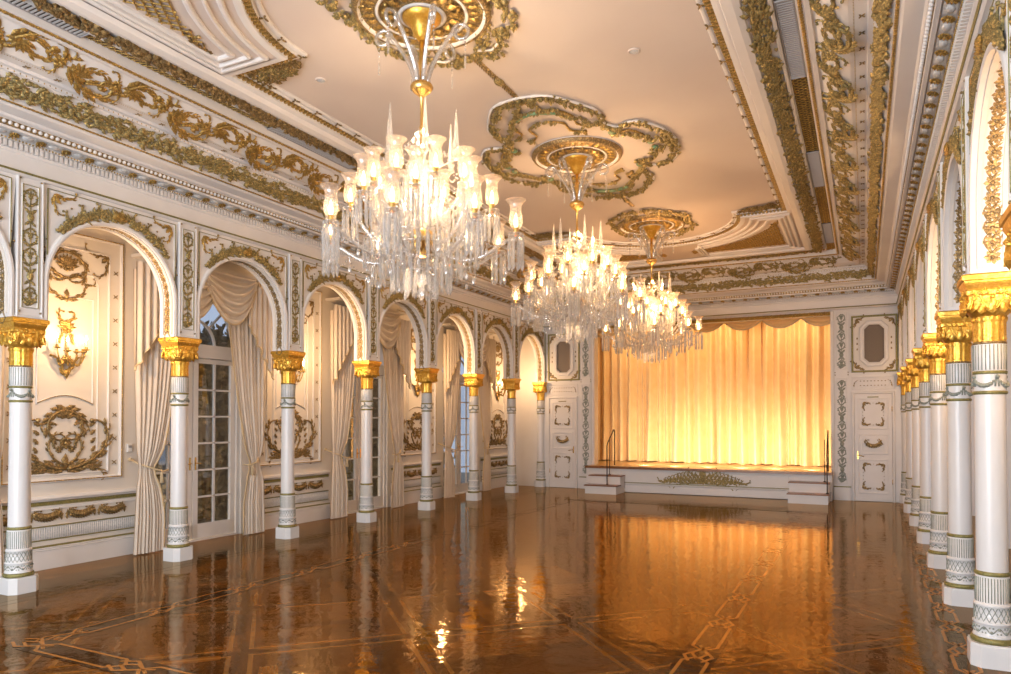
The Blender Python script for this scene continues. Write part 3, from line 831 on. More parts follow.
for s_ in (-1,1):
    t = empty('half_pier', (XC+s_*HW, YB, 0), 0 if s_ < 0 else PI); ya = Y0+7*P-PW-YB+.0
    tag(t, 'narrow half pier against the stage wall at the far end, %s arcade' % SIDE[s_], 'pier', 'half piers at the stage wall')
    a, b = (ya, -.001) if s_ < 0 else (.001, -ya)
    mb = MB(); mb.box(-DN, DN, a, b, ZAB, ZFR); mb.bbox(-DN-.012, DN+.012, a, b, ZAB, ZAB+.03, .008); mb.build('pier_body', 'white', t)
    mb = MB(FX(DN,0,0)); mb.mould(rect(a+.015, b-.015, ZAB+.1, 3.82), .008, .012); mb.build('gilt_fillet', 'olive', t)
pierp = make_pier(); archp = make_arch(); f1 = f2 = True
for s_ in (-1,1):
    for k in range(0, 7):
        o = pierp if f1 else copy_tree(pierp); f1 = False
        y = Y0+P*k if k < 7 else YB-.0
        o.location = (XC+s_*HW, y if k < 7 else YB-.02, 0); o.rotation_euler = (0,0, 0 if s_<0 else PI)
        if k == 7: lab = 'arcade pier against the stage wall at the far end, %s arcade' % SIDE[s_]
        else: lab = 'white pier with gilt strip above the %s column from the camera, %s arcade' % (ORD[k], SIDE[s_])
        tag(o, lab, 'pier', 'piers of the %s arcade' % SIDE[s_])
    for k in range(-1 if s_ < 0 else 0, 7):
        o = archp if f2 else copy_tree(archp); f2 = False
        o.location = (XC+s_*HW, bay(k), 0); o.rotation_euler = (0,0, 0 if s_<0 else PI)
        if k == -1: lab = 'white arch cut off by the extreme left edge of the picture'
        elif s_ < 0: lab = '%s full white arch from the camera in the left arcade, leafy gilt crest' % ORD[k]
        else: lab = '%s white arch from the camera in the right arcade, leafy gilt crest' % ORD[k]
        tag(o, lab, 'arch', 'arches of the %s arcade' % SIDE[s_])

# ------------------------------------------------------------------ WALL PANELS, SCONCES (facing +x, origin on the outer wall at the bay centre)
def make_panel():
    t = empty('wall_panelling')
    mb = MB(FX(0,0,0)); H2 = P/2
    mb.box(-H2,H2,0,.20,0,.04); mb.strip([(-H2,.20),(H2,.20)],[(-.0,.04),(.01,.045),(.03,.02),(.03,0)])
    mb.strip([(-H2,.225),(H2,.225)],[(-.015,0),(-.015,.035),(.005,.045),(.02,.03),(.02,0)])
    mb.strip([(-H2,.76),(H2,.76)],[(-.03,0),(-.03,.02),(.0,.04),(.03,.03),(.03,0)])
    mb.strip([(-H2,.655),(H2,.655)],[(-.02,0),(-.015,.015),(.01,.015),(.02,0)])
    for i in range(70): mb.rod((-H2+P*(i+.5)/70,.325,.003),(-H2+P*(i+.5)/70,.445,.003),.006,4)
    mb.mould(rect(-.66,.66,.95,3.72), .045, .03)
    mb.mould(rect(-.50,.50,1.02,3.55), .022, .02)
    mb.mould([(-.31,1.80)]+[(-.31+.62*i/10,1.80+.09*math.sin(PI*i/10)) for i in range(1,10)]+[(.31,1.80),(.31,2.95),(.31,3.0),(-.31,3.0)], .014, .012)
    mb.mould([(-.37,1.25),(-.37,3.18),(-.30,3.28),(-.14,3.28)], .014,.012,False); mb.mould([(.37,1.25),(.37,3.18),(.30,3.28),(.14,3.28)], .014,.012,False)
    mb.build('panel_mouldings', 'white', t)
    mb = MB(FX(.03,0,0)); mb.mould(rect(-.66,.66,.95,3.72), .012, .006)
    n = 0
    mb.build('gilt_bead', 'gilt', t)
    mb = MB(FX(.0,0,0)); mb.mould([(-.31,1.80)]+[(-.31+.62*i/10,1.80+.09*math.sin(PI*i/10)) for i in range(1,10)]+[(.31,1.80)], .010, .016, False); mb.build('arched_fillet', 'bronze', t)
    mb = MB(FX(.0,0,0))
    mb.strip([(-H2,.705),(H2,.705)],[(-.022,.0),(-.018,.012),(.018,.012),(.022,0)])
    for v in (.312,.458): mb.strip([(-H2,v),(H2,v)],[(-.007,.0),(-.006,.012),(.006,.012),(.007,0)])
    mb.strip([(-H2,.247),(H2,.247)],[(-.010,.03),(-.008,.042),(.008,.04),(.010,.02)])
    mb.build('dado_lines', 'olive', t)
    mb = MB(FX(.0,0,0)); mb.box(-H2,H2,.318,.452,0,.004); mb.build('fluted_ground', 'silver', t)
    mb = MB(FX(.002,0,0))
    for c in (-.56,-.19,.19,.56):
        mb.swag(c-.15,.61,c+.15,.61,.055,.024)
        for s_ in (1,-1): mb.cloth(c+s_*.14,.56,PI/2,.13,s_*8,s_*36,.011,10,3); mb.leaf(c+s_*.16,.60,-PI/2,.09,.035,.015)
    mb.build('swag', 'bronze', t)
    mb = MB(FX(.006,0,0))
    for s_ in (1,-1):
        for i in range(9):
            v = 1.12+i*.28
            for q in (R(40),R(140),R(-40),R(-140)): mb.leaf(s_*.58,v,q,.04,.014,.008)
    mb.build('cross_studs', 'bronze', t)
    # lower cartouche
    mb = MB(FX(.004,0,0))
    for s_ in (1,-1):
        A_ = lambda a: a if s_ > 0 else PI-a
        mb.cloth(s_*.02,1.07,A_(R(8)),.95,s_*1.0,s_*8.5,.024,26,14,1.15,side=-s_)
        mb.cloth(s_*.02,1.12,A_(R(20)),.62,s_*3.2,s_*17,.015,22,8,.9,side=-s_)
        mb.cloth(s_*.0,1.72,A_(R(5)),.55,-s_*5.0,-s_*9,.020,20,10,1.2,side=s_)
        mb.cloth(s_*.10,1.56,A_(R(40)),.30,-s_*6,-s_*40,.013,16,4)
        mb.cloth(s_*.20,1.08,A_(R(-4)),.34,s_*.5,-s_*22,.018,16,8,1.1)
        mb.cloth(s_*.12,1.30,A_(R(100)),.26,-s_*8,s_*30,.011,14,4)
        for i in range(5): mb.leaf(s_*(.05+.08*i),1.075,A_(R(50)),.09,.045,.02)
        for i in range(4): mb.leaf(s_*(.30-.01*i),1.25+.1*i,A_(R(60-10*i)),.09,.05,.02)
    mb.rosette(0,1.36,.075,.03,9); mb.rosette(-.07,1.29,.045,.02,7); mb.rosette(.07,1.29,.045,.02,7)
    mb.leaf(0,1.05,PI/2,.20,.09,.03)
    for i in range(7): mb.leaf(0,1.64,PI/2+(i-3)*.42,.12,.05,.03)
    mb.build('cartouche', 'bronze', t)
    # overdoor crest
    mb = MB(FX(.004,0,0))
    for s_ in (1,-1):
        A_ = lambda a: a if s_ > 0 else PI-a
        mb.cloth(s_*.0,3.50,A_(R(0)),.62,-s_*4.0,-s_*12,.018,22,9,1.0,side=s_)
        mb.cloth(s_*.02,3.20,A_(R(25)),.36,-s_*1,s_*30,.016,16,6)
        mb.cloth(s_*.02,2.98,A_(R(5)),.34,s_*3,s_*14,.014,16,7,side=-s_)
        mb.cloth(s_*.20,3.16,A_(R(-10)),.20,s_*3,s_*40,.010,12,4)
        mb.cloth(s_*.06,3.30,A_(R(80)),.22,-s_*5,s_*34,.012,12,3)
    for i in range(9): mb.leaf(0,3.34,PI/2+(i-4)*.36,.14,.05,.03)
    mb.rosette(0,3.33,.06,.04,8); mb.leaf(0,2.96,PI/2,.12,.07,.02); mb.leaf(0,3.0,-PI/2,.07,.05,.02)
    mb.build('crest_ornament', 'bronze', t)
    for s_ in (1,-1):
        mb = MB(FX(.006,0,0)); u, v = s_*.48, 3.53
        mb.cloth(u, v, PI if s_>0 else 0, .34, s_*1, -s_*20, .013, 16, 6, side=-s_); mb.cloth(u, v, -PI/2, .36, -s_*1, -s_*18, .013, 16, 7, side=s_)
        mb.leaf(u, v, PI/2*3-s_*.8, .12, .06, .02); mb.build('corner_scroll', 'bronze', t)
    return t
def make_sconce():
    t = empty('wall_sconce'); t.scale = (.86,.86,.86)
    mb = MB(FX(.012,0,0))
    mb.lathe([(0,.0),(.05,.0),(.06,.01),(.03,.035),(0,.045)], 14, (0,-.10,0))
    for s_ in (1,-1):
        A_ = lambda a: a if s_ > 0 else PI-a
        mb.cloth(s_*.01,.38,A_(R(20)),.24,s_*4,s_*38,.014,16,5); mb.cloth(s_*.09,.10,A_(R(95)),.28,s_*1.5,s_*20,.012,16,6)
        mb.cloth(s_*.02,-.30,A_(R(60)),.32,s_*2,-s_*16,.016,16,7)
        mb.leaf(s_*.03,-.08,A_(R(-60)),.14,.05,.03)
    for i in range(7): mb.leaf(0,.30,PI/2+(i-3)*.45,.13,.05,.03)
    mb.leaf(0,-.22,-PI/2,.14,.07,.03); mb.rosette(0,.28,.06,.04,8); mb.rosette(0,-.10,.07,.05,8)
    for i in range(5): mb.leaf(0,.22-.05*i,-PI/2,.07,.04,.02)
    mb.build('backplate', 'gilt', t)
    for i, (dy, dx, z) in enumerate(((-.19,.10,.02),(-.10,.17,-.02),(0,.20,-.03),(.10,.17,-.02),(.19,.10,.02))):
        mb = MB(); pts = []
        for q in range(11):
            u = q/10; pts.append((.03+dx*u**.8, dy*u, -.10+.03*math.sin(u*PI*2)-.10*math.sin(u*PI)+(z+.10)*u*u))
        mb.tube(pts, .009, 6); mb.lathe([(0,0),(.02,.0),(.045,.012),(.048,.02),(.02,.018),(.016,.045),(.02,.05)], 12, (pts[-1][0],dy,z))
        for q in (3,6): mb.ball(pts[q], .016, 6, 4)
        a = mb.build('arm', 'gilt', t)
        mb = MB(); mb.lathe([(.0,.045),(.011,.045),(.010,.13),(0,.132)], 8, (pts[-1][0],dy,z)); mb.build('candle', 'candle', a)
        mb = MB(); mb.lathe([(.002,.130),(.012,.145),(.013,.158),(.006,.185),(0,.20)], 8, (pts[-1][0],dy,z)); mb.build('bulb', 'flame', a)
    return t
panp = make_panel(); scp = make_sconce(); f1 = True
def point(loc, e, c, r, name='lamp'):
    l = bpy.data.lights.new(name, 'POINT'); l.energy = e; l.color = c; l.shadow_soft_size = r
    o = bpy.data.objects.new(name, l); col.objects.link(o); o.location = loc; return o
WARM = (1.0, .66, .36)
SC_E = 24
for s_ in (-1,1):
    for j, k in enumerate((0,2,4,6)):
        if s_ == 1 and k > 2: continue
        o = panp if f1 else copy_tree(panp); q = scp if f1 else copy_tree(scp); f1 = False
        x = XLW if s_ < 0 else XRW; y = bay(k)+.06
        rz = 0 if s_ < 0 else PI
        o.location = (x,y,0); o.rotation_euler = (0,0,rz); q.location = (x+(-s_)*.0,y,2.38); q.rotation_euler = (0,0,rz)
        if s_ < 0:
            tag(o, '%s gilded wall panel from the camera behind the left arcade' % ORD[j], 'wall panel', 'gilded panels behind the left arcade')
            tag(q, 'lit gilt candle sconce on the %s wall panel from the camera' % ORD[j], 'wall sconce', 'candle sconces behind the left arcade')
        else:
            tag(o, 'gilded wall panel behind the %s column of the right arcade' % ORD[k], 'wall panel', 'gilded panels behind the right arcade')
            tag(q, 'lit candle sconce behind the %s column of the right arcade' % ORD[k], 'wall sconce', 'candle sconces behind the right arcade')
        point((x-s_*.60, y, 2.66), SC_E, (1,.62,.32), .05, 'sconce_and_fill_light')
for k in (3.5,5.5): point((XRW-.3, bay(k), 2.6), SC_E, (1,.62,.32), .05, 'sconce_and_fill_light')  # extra bare points added to warm the right aisle, no sconces here

# ------------------------------------------------------------------ FRENCH DOORS
def make_door():
    t = empty('door_1'); t['kind'] = 'structure'
    mb = MB(FX(-.12,0,0)); W = .78
    mb.box(-W,-W+.06,0,2.62,0,.09); mb.box(W-.06,W,0,2.62,0,.09); mb.box(-W,W,2.46,2.64,0,.11); mb.box(-W,W,0,.02,0,.1)
    A = arc(0,2.62,W-.03,0,PI,20); mb.strip(A,[(-.03,0),(-.03,.08),(.03,.08),(.03,0)])
    mb.strip(arc(0,2.62,.36,0,PI,14),[(-.015,.03),(-.015,.06),(.015,.06),(.015,.03)])
    for a in (R(45),R(90),R(135)):
        mb.strip([(.0 if a==R(90) else .0+.36*math.cos(a),2.62+.36*math.sin(a)),((W-.04)*math.cos(a),2.62+(W-.04)*math.sin(a))],[(-.013,.03),(-.013,.06),(.013,.06),(.013,.03)])
    mb.box(-.013,.013,2.62,2.98,.03,.06)
    mb.build('door_frame', 'white', t)
    mb = MB(FX(-.10,0,0)); mb.poly(arc(0,2.64,W-.05,0,PI,20), 0, .004); mb.build('fanlight_glass', 'pane', t)
    for s_ in (1,-1):
        mb = MB(FX(-.10,0,0)); a, b = (.01,.71) if s_ > 0 else (-.71,-.01)
        mb.box(a,a+.075,.03,2.45,0,.045); mb.box(b-.075,b,.03,2.45,0,.045); mb.box(a,b,2.39,2.45,0,.045); mb.box(a,b,.03,.22,0,.045)
        mb.box((a+b)/2-.012,(a+b)/2+.012,.22,2.39,.01,.04)
        for i in range(1,6): z = .22+2.17*i/6; mb.box(a+.07,b-.07,z-.012,z+.012,.01,.04)
        lf = mb.build('door_leaf', 'white', t)
        mb = MB(FX(-.085,0,0)); mb.box(a+.07,b-.07,.21,2.40,0,.004); mb.build('glass', 'pane', lf)
        mb = MB(FX(-.055,0,0)); u = a+.035 if s_>0 else b-.035
        mb.box(u-.012,u+.012,.95,1.12,0,.006); mb.tube([(u,1.04,0),(u,1.04,.04),(u+s_*.06,1.035,.045)],.007); mb.build('door_handle', 'brass', lf)
    return t
doorp = make_door(); f1 = True; dn = [1,2,3,6,7,8,9]; ii = 0
for s_, ks in ((-1,(1,3,5,-1)),(1,(1,))):
    for k in ks:
        o = doorp if f1 else copy_tree(doorp); f1 = False
        o.name = 'door_%d' % dn[ii]; ii += 1
        o.location = (XLW if s_<0 else XRW, bay(k)+.05, 0); o.rotation_euler = (0,0,0 if s_<0 else PI)

# draperies of a door bay: a swag valance and one tied curtain on each side
def make_drape(side):
    # side=+1: hangs at +y side of the door, pulled towards +y
    t = empty('door_curtain')
    n = 9; cols = n*9; rows = 30; mb = MB()
    vs = []; fs = []
    ztop, ztie = 3.42, 1.02
    for j in range(rows+1):
        z = ztop*(1-j/rows)+.015*(j/rows)
        if z > ztie:
            q = (z-ztie)/(ztop-ztie); q2 = q**.75
            inn = .72 - .42*q2; out = 1.06 - .06*(1-q2)
        else:
            q = 1-z/ztie; inn = .72 - .09*min(1,q*1.8); out = 1.0 + .04*q
        tight = math.exp(-((z-ztie)/.16)**2); inn += .05*tight; out -= .05*tight
        for i in range(cols+1):
            f = i/cols; y = inn+(out-inn)*f
            d = (.017-.005*tight)*(math.sin(2*PI*n*f+.6*math.sin(z*1.7))+.5*math.sin(2*PI*3.3*f+1.0+.5*z))*.8
            mid = .20 - .03*tight + .02*math.sin(f*PI)
            if z > ztie: y += .05*math.sin((f)*PI)*math.sin(q*PI)*-1
            vs.append((mid+d, side*y, z))
    W = cols+1
    for j in range(rows):
        for i in range(cols): fs.append((j*W+i, j*W+i+1, (j+1)*W+i+1, (j+1)*W+i))
    mb.add(vs, fs, True); mb.build('curtain_cloth', 'drape', t)
    mb = MB(); mb.tube([(vs[j*W][0]+.004, vs[j*W][1], vs[j*W][2]) for j in range(rows+1)], [.014 if j%2 else .010 for j in range(rows+1)], 5); mb.build('fringed_edge', 'fringe', t)
    mb = MB(); ring = [(.24,side*.60,ztie-.02),(.27,side*.68,ztie-.03),(.27,side*.80,ztie+.0),(.18,side*.93,ztie+.06),(.03,side*.97,ztie+.12)]
    mb.tube(ring, .012, 6); mb.ball((.035,side*.97,ztie+.12),.025); mb.lathe([(.004,0),(.02,-.02),(.014,-.04),(.028,-.14),(0,-.145)],8,(.28,side*.72,ztie-.03)); mb.build('tieback', 'fringe', t)
    # cascade over the outer corner
    mb = MB(); vs = []; fs = []; nu, nv = 30, 12
    for j in range(nv+1):
        for i in range(nu+1):
            u = i/nu; w = j/nv
            Lz = .55+.75*u
            z = 3.50 - Lz*w - .02*math.sin(u*25)*w
            y = .62+.48*u; x = .30+.022*math.sin(u*2*PI*5)
            vs.append((x, side*y, z))
    for j in range(nv):
        for i in range(nu): fs.append((j*(nu+1)+i, j*(nu+1)+i+1, (j+1)*(nu+1)+i+1, (j+1)*(nu+1)+i))
    mb.add(vs, fs, True); cs = mb.build('cascade', 'drape', t)
    mb = MB(); mb.tube([vs[nv*(nu+1)+i] for i in range(nu+1)], [.016 if i%2 else .012 for i in range(nu+1)], 5); mb.build('cascade_fringe', 'fringe', cs)
    return t
def make_valance():
    t = empty('swag_valance')
    for (a, b, dr, xo) in ((-.74,.14,.62,.27),(-.14,.74,.62,.31)):
        mb = MB(); vs = []; fs = []; nu, nv = 22, 30
        for j in range(nv+1):
            for i in range(nu+1):
                u = i/nu; w = j/nv
                dip = 4*u*(1-u)
                z = 3.60 - w*(.16+dr*dip*.85) ; y = a+(b-a)*u
                x = xo + .05*math.sin(w*2*PI*5.5)*dip + .07*dip*math.sin(w*PI*.8)
                vs.append((x,y,z))
        for j in range(nv):
            for i in range(nu): fs.append((j*(nu+1)+i, j*(nu+1)+i+1, (j+1)*(nu+1)+i+1, (j+1)*(nu+1)+i))
        mb.add(vs, fs, True); sw = mb.build('swag', 'drape', t)
        mb = MB(); mb.tube([vs[nv*(nu+1)+i] for i in range(nu+1)], [.016 if i%2 else .012 for i in range(nu+1)], 5); mb.build('swag_fringe', 'fringe', sw)
    mb = MB(); mb.box(.0,.30,-.95,.95,3.60,3.64); mb.build('pelmet_board', 'cream', t)
    return t
dr = {1: make_drape(1), -1: make_drape(-1)}; vlp = make_valance(); used = {1:False,-1:False}; f1 = True
for s_, ks in ((-1,(1,3,5,-1)),(1,(1,))):
    for j, k in enumerate(ks):
        x = XLW if s_<0 else XRW; rz = 0 if s_<0 else PI
        v = vlp if f1 else copy_tree(vlp); f1 = False
        v.location = (x,bay(k)+.05,0); v.rotation_euler = (0,0,rz)
        wh = '%s french door from the camera' % ORD[j] if s_ < 0 else 'door behind the right arcade'
        if k == -1: wh = 'door cut off at the left edge'
        tag(v, 'cream silk swagged valance over the %s' % wh, 'valance', 'swagged valances over the doors')
        for sd in (1,-1):
            c = dr[sd] if not used[sd] else copy_tree(dr[sd]); used[sd] = True
            c.location = (x,bay(k)+.05,0); c.rotation_euler = (0,0,rz)
            fs_ = ('far' if sd == 1 else 'near') if s_ < 0 else ('near' if sd == 1 else 'far')
            tag(c, 'cream tied-back curtain on the %s side of the %s' % (fs_, wh), 'curtain', 'cream curtains of the doors')

# thermostat on the first stretch of wall
t = empty('thermostat', (XLW,5.62,1.28)); tag(t, 'small pale wall thermostat box between the first panel and curtain', 'thermostat')
mb = MB(FX(0,0,0)); mb.bbox(-.035,.035,-.05,.05,0,.03,.008); mb.build('housing', 'plastic', t)
mb = MB(FX(.03,0,0)); mb.box(-.02,.02,.0,.03,0,.003); mb.build('display', 'grille', t)

# ------------------------------------------------------------------ CORNICE
PRO = [(3.86,3.888),(3.795,3.885),(3.78,3.90),(3.77,3.925),(3.80,3.935),(3.80,4.075),(3.785,4.085),(3.785,4.165),(3.745,4.175),(3.74,4.20),(3.64,4.235),(3.635,4.215),(3.605,4.215),(3.60,4.245),(3.60,4.295),
       (3.57,4.305),(3.555,4.325),(3.50,4.335),(3.44,4.345),(3.425,4.365),(3.385,4.375),(3.385,4.41),(3.34,4.455),(3.30,4.52),(3.285,4.57),(3.27,4.575),(3.27,4.60),(3.235,4.605),(3.225,4.63),(3.15,4.635),
       (3.10,4.635),(3.02,4.665),(2.93,4.72),(2.86,4.79),(2.84,4.80),(2.835,4.775),(2.80,4.775),(2.79,4.79),(2.735,4.795),(2.73,4.88),(2.575,4.88),(2.57,4.835),(2.545,4.82),(2.535,4.845),(2.36,4.845),(2.35,4.82),(2.30,4.81),(2.22,4.815),(2.20,4.86)]
def cornice():
    mb = MB(); vs = []; fs = []; K = len(PRO)
    y0 = YF; cor = []
    for (w, z) in PRO:
        d = HW-w
        cor.append([(XC-w,y0,z),(XC-w,YB-d,z),(XC+w,YB-d,z),(XC+w,y0,z)])
    for j in range(4):
        for k in range(K): vs.append(cor[k][j])
    for j in range(3):
        for k in range(K-1): fs.append((j*K+k,(j+1)*K+k,(j+1)*K+k+1,j*K+k+1))
    mb.add(vs, fs)
    return mb.build('trim_1', 'white', kind='structure')
cor = cornice()
# ornament runs on the three visible sides
class Side:
    def __init__(s, o, D, I, end): s.o, s.D, s.I, s.end = Vector(o), Vector(D), Vector(I), end
    def span(s, w):
        d = HW-w
        if s.end == 'L': return (YS0, YB-d)
        if s.end == 'R': return (d, YB-YS0)
        return (d, 2*HW-d)
    def M(s, t, w, z, slope):
        # slope: angle of the face; V climbs inwards
        a = R(slope); V = s.I*math.cos(a)+Vector((0,0,math.sin(a))); N = s.I*math.sin(a)-Vector((0,0,math.cos(a)))
        return frame(s.o+s.D*t+s.I*(HW-w)+Vector((0,0,z)), s.D, V, N)
YS0 = 1.2
SIDES = [Side((XC-HW,0,0),(0,1,0),(1,0,0),'L'), Side((XC+HW,YB,0),(0,-1,0),(-1,0,0),'R'), Side((XC-HW,YB,0),(1,0,0),(0,-1,0),'B')]
def run(side, w, z, slope, pitch, fn, mb, pad=0):
    a, b = side.span(w); a += pad; b -= pad
    n = max(1, round((b-a)/pitch)); st = (b-a)/n
    for i in range(n):
        mb.M = side.M(a+(i+.5)*st, w, z, slope); fn(mb, i, st)
def f_rope(r):
    def f(mb, i, st): mb.tube([(-st/2,0,0),(-st*.1,0,0),(st*.35,0,0),(st/2,0,0)], [r*.7,r,r*.95,r*.7], 5, False)
    return f
def f_leafband(w, size, nn):
    def f(mb, i, st):
        for q in range(nn):
            v = (random.random()-.5)*w; u = (random.random()-.5)*st
            mb.leaf(u, v, random.uniform(-.9,.9)+(PI if random.random()<.25 else 0), size*random.uniform(.7,1.2), size*.5, size*.35, n0=random.uniform(0,size*.25))
        if i % 2: mb.rosette(0, 0, size*.55, size*.45, 6, n0=.01)
    return f
def f_scroll(mb, i, st):
    s_ = 1 if i % 2 else -1
    h = .10
    mb.cloth(-st*.62, s_*-h*.1, s_*-.95, st*1.55, s_*1.6, s_*22, .021, 28, 16, 1.1, side=-s_)
    mb.cloth(-st*.30, s_*-h*.95, s_*.35, st*.85, s_*.5, s_*-22, .015, 18, 9, 1.1)
    mb.cloth(-st*.42, s_*h*.1, s_*.6, st*.62, s_*-3, s_*-26, .014, 16, 8, 1.1)
    mb.cloth(st*.1, s_*-h*.55, s_*1.1, st*.5, s_*2, s_*30, .012, 14, 5)
    mb.rosette(st*.16, s_*h*.05, .060, .04, 9)
    for q in range(7): mb.leaf(-st*.48, -s_*.05, s_*(PI/2+(q-3)*.42), .13, .055, .03)
    for q in range(4): mb.leaf(st*(-.3+.2*q), -s_*h*.75, random.uniform(-.5,.5)+(0 if q%2 else PI), .09, .045, .025)
for si, sd in enumerate(SIDES):
    def B(name, m, w, z, slope, pitch, fn, pad=0, mi=None):
        mb = MB(); run(sd, w, z, slope, pitch, fn, mb, pad); return mb.build(name, m, cor)
    B('small_dentils', 'white', 3.755, 4.135, 90, .046, lambda mb,i,st: mb.box(-.014,.014,-.028,.028,-.03,.012))
    B('frieze_fillet', 'olive', 3.772, 3.915, 60, .5, lambda mb,i,st: mb.box(-st/2,st/2,-.009,.009,-.004,.006))
    def ros(mb, i, st):
        mb.rosette(0,0,.046,.03,8)
    B('gilt_rosettes', 'gilt', 3.69, 4.205, 18, .232, ros, .05)
    def blk(mb, i, st): mb.ball((st/2 if i < 9999 else 0,0,0), .035, 10, 5, e=(1.75,1.0,.7))
    B('modillions', 'silver', 3.69, 4.21, 18, .232, lambda mb,i,st: (mb.box(-st/2-.072,-st/2+.072,-.042,.042,-.01,.006), mb.ball((-st/2,0,.006),.030,8,4,e=(1.9,1,.5))), .05)
    B('rosette_bead', 'gilt', 3.742, 4.182, 50, .03, lambda mb,i,st: mb.ball((0,0,0),.009,5,3), .01)
    B('bead_row', 'white', 3.592, 4.262, 90, .052, lambda mb,i,st: mb.ball((0,0,.004),.019,7,5))
    B('bead_back', 'bronze', 3.598, 4.262, 90, .052, lambda mb,i,st: mb.box(-st/2,st/2,-.026,.026,-.004,.003))
    B('gilt_rope', 'gilt', 3.402, 4.372, 30, .035, f_rope(.014))
    B('leaf_garland', 'green_gilt', 3.335, 4.485, 60, .055, f_leafband(.14,.085,9))
    B('lace_edging', 'gilt', 3.277, 4.588, 90, .05, lambda mb,i,st: (mb.leaf(0,-.012,PI/2,.026,.03,.010)))
    def xs(mb, i, st):
        for q in (R(40),R(140),R(-40),R(-140)): mb.leaf(0,0,q,.036,.014,.010)
    B('cross_studs', 'bronze', 3.19, 4.634, 0, .262, xs, .1)
    B('fine_bead', 'gilt', 3.135, 4.637, 0, .022, lambda mb,i,st: mb.ball((0,0,0),.006,5,3))
    B('scroll_frieze', 'gilt' if si == 0 else 'green_gilt', 2.97, 4.70, 37, .50, f_scroll, .12)
    B('upper_rope', 'gilt', 2.765, 4.79, 0, .05, f_rope(.017))
    def lat(mb, i, st):
        for s_ in (1,-1): mb.tube([(-st*.9,-s_*.065,.006),(st*.9,s_*.065,.006)], .0055, 4, False)
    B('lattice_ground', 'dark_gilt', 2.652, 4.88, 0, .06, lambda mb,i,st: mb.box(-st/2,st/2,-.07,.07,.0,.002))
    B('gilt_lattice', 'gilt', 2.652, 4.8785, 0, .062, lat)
    B('foliage_band', 'bronze' if si == 0 else 'green_gilt', 2.448, 4.843, 0, .06, f_leafband(.15,.085,8))
for ww, zz, sl, y0_, y1_ in ():
    pass
# louvred vents set into the lattice band
VL = 1.40
for s_ in (-1,1):
    for j, y in enumerate((3.0,6.5,9.98,13.45)):
        if s_ == 1 and j == 0: continue
        t = empty('ceiling_vent', (XC+s_*2.652, y, 4.872))
        tag(t, '%s long grey louvred air vent from the camera in the %s cornice' % (ORD[j if s_ < 0 else j-1], SIDE[s_]), 'air vent', 'louvred vents in the %s cornice' % SIDE[s_])
        mb = MB(FC()); mb.box(-.072,.072,-VL/2,VL/2,0,.012); mb.build('back_plate', 'dark', t)
        mb = MB(FC()); mb.mould(rect(-.068,.068,-VL/2+.01,VL/2-.01), .014, .026); mb.build('vent_frame', 'grille', t)
        mb = MB(FC())
        for q in range(40): yy = -VL/2+.03+q*(VL-.06)/39; mb.box(-.06,.06,yy-.008,yy+.004,.01,.022)
        mb.build('louvre_slats', 'louvre', t)

# ------------------------------------------------------------------ CEILING FIELD BORDER + SPANDRELS
CR = 1.36; YC1, YC3 = 4.86, 11.72
WR = 2.20
def field_path(off=0):
    # outline of the raised field, anticlockwise seen in (x, y); off > 0 grows it outwards
    w = 2.06+off; r = CR+off
    p = []
    p.append((w, YC1-off)); p.append((w, YC3+off))
    p += [(r*math.cos(a), YC3+off*0+r*math.sin(a)) for a in [math.asin(min(1,(off)/r)) + (PI-2*math.asin(min(1,off/r)))*i/28 for i in range(29)]]
    p.append((-w, YC3+off)); p.append((-w, YC1-off))
    p += [(r*math.cos(a), YC1+r*math.sin(a)) for a in [PI+math.asin(min(1,off/r)) + (PI-2*math.asin(min(1,off/r)))*i/28 for i in range(29)]]
    return p
mb = MB(FC(XC,0,ZC))
mb.strip(field_path(0), [(.045,0),(.045,.02),(.03,.03),(.01,.03),(.0,.02),(-.015,.02),(-.02,.04),(-.075,.05),(-.08,.085),(-.12,.09),(-.145,.09)], True)
tb = mb.build('trim_2', 'white', kind='structure')
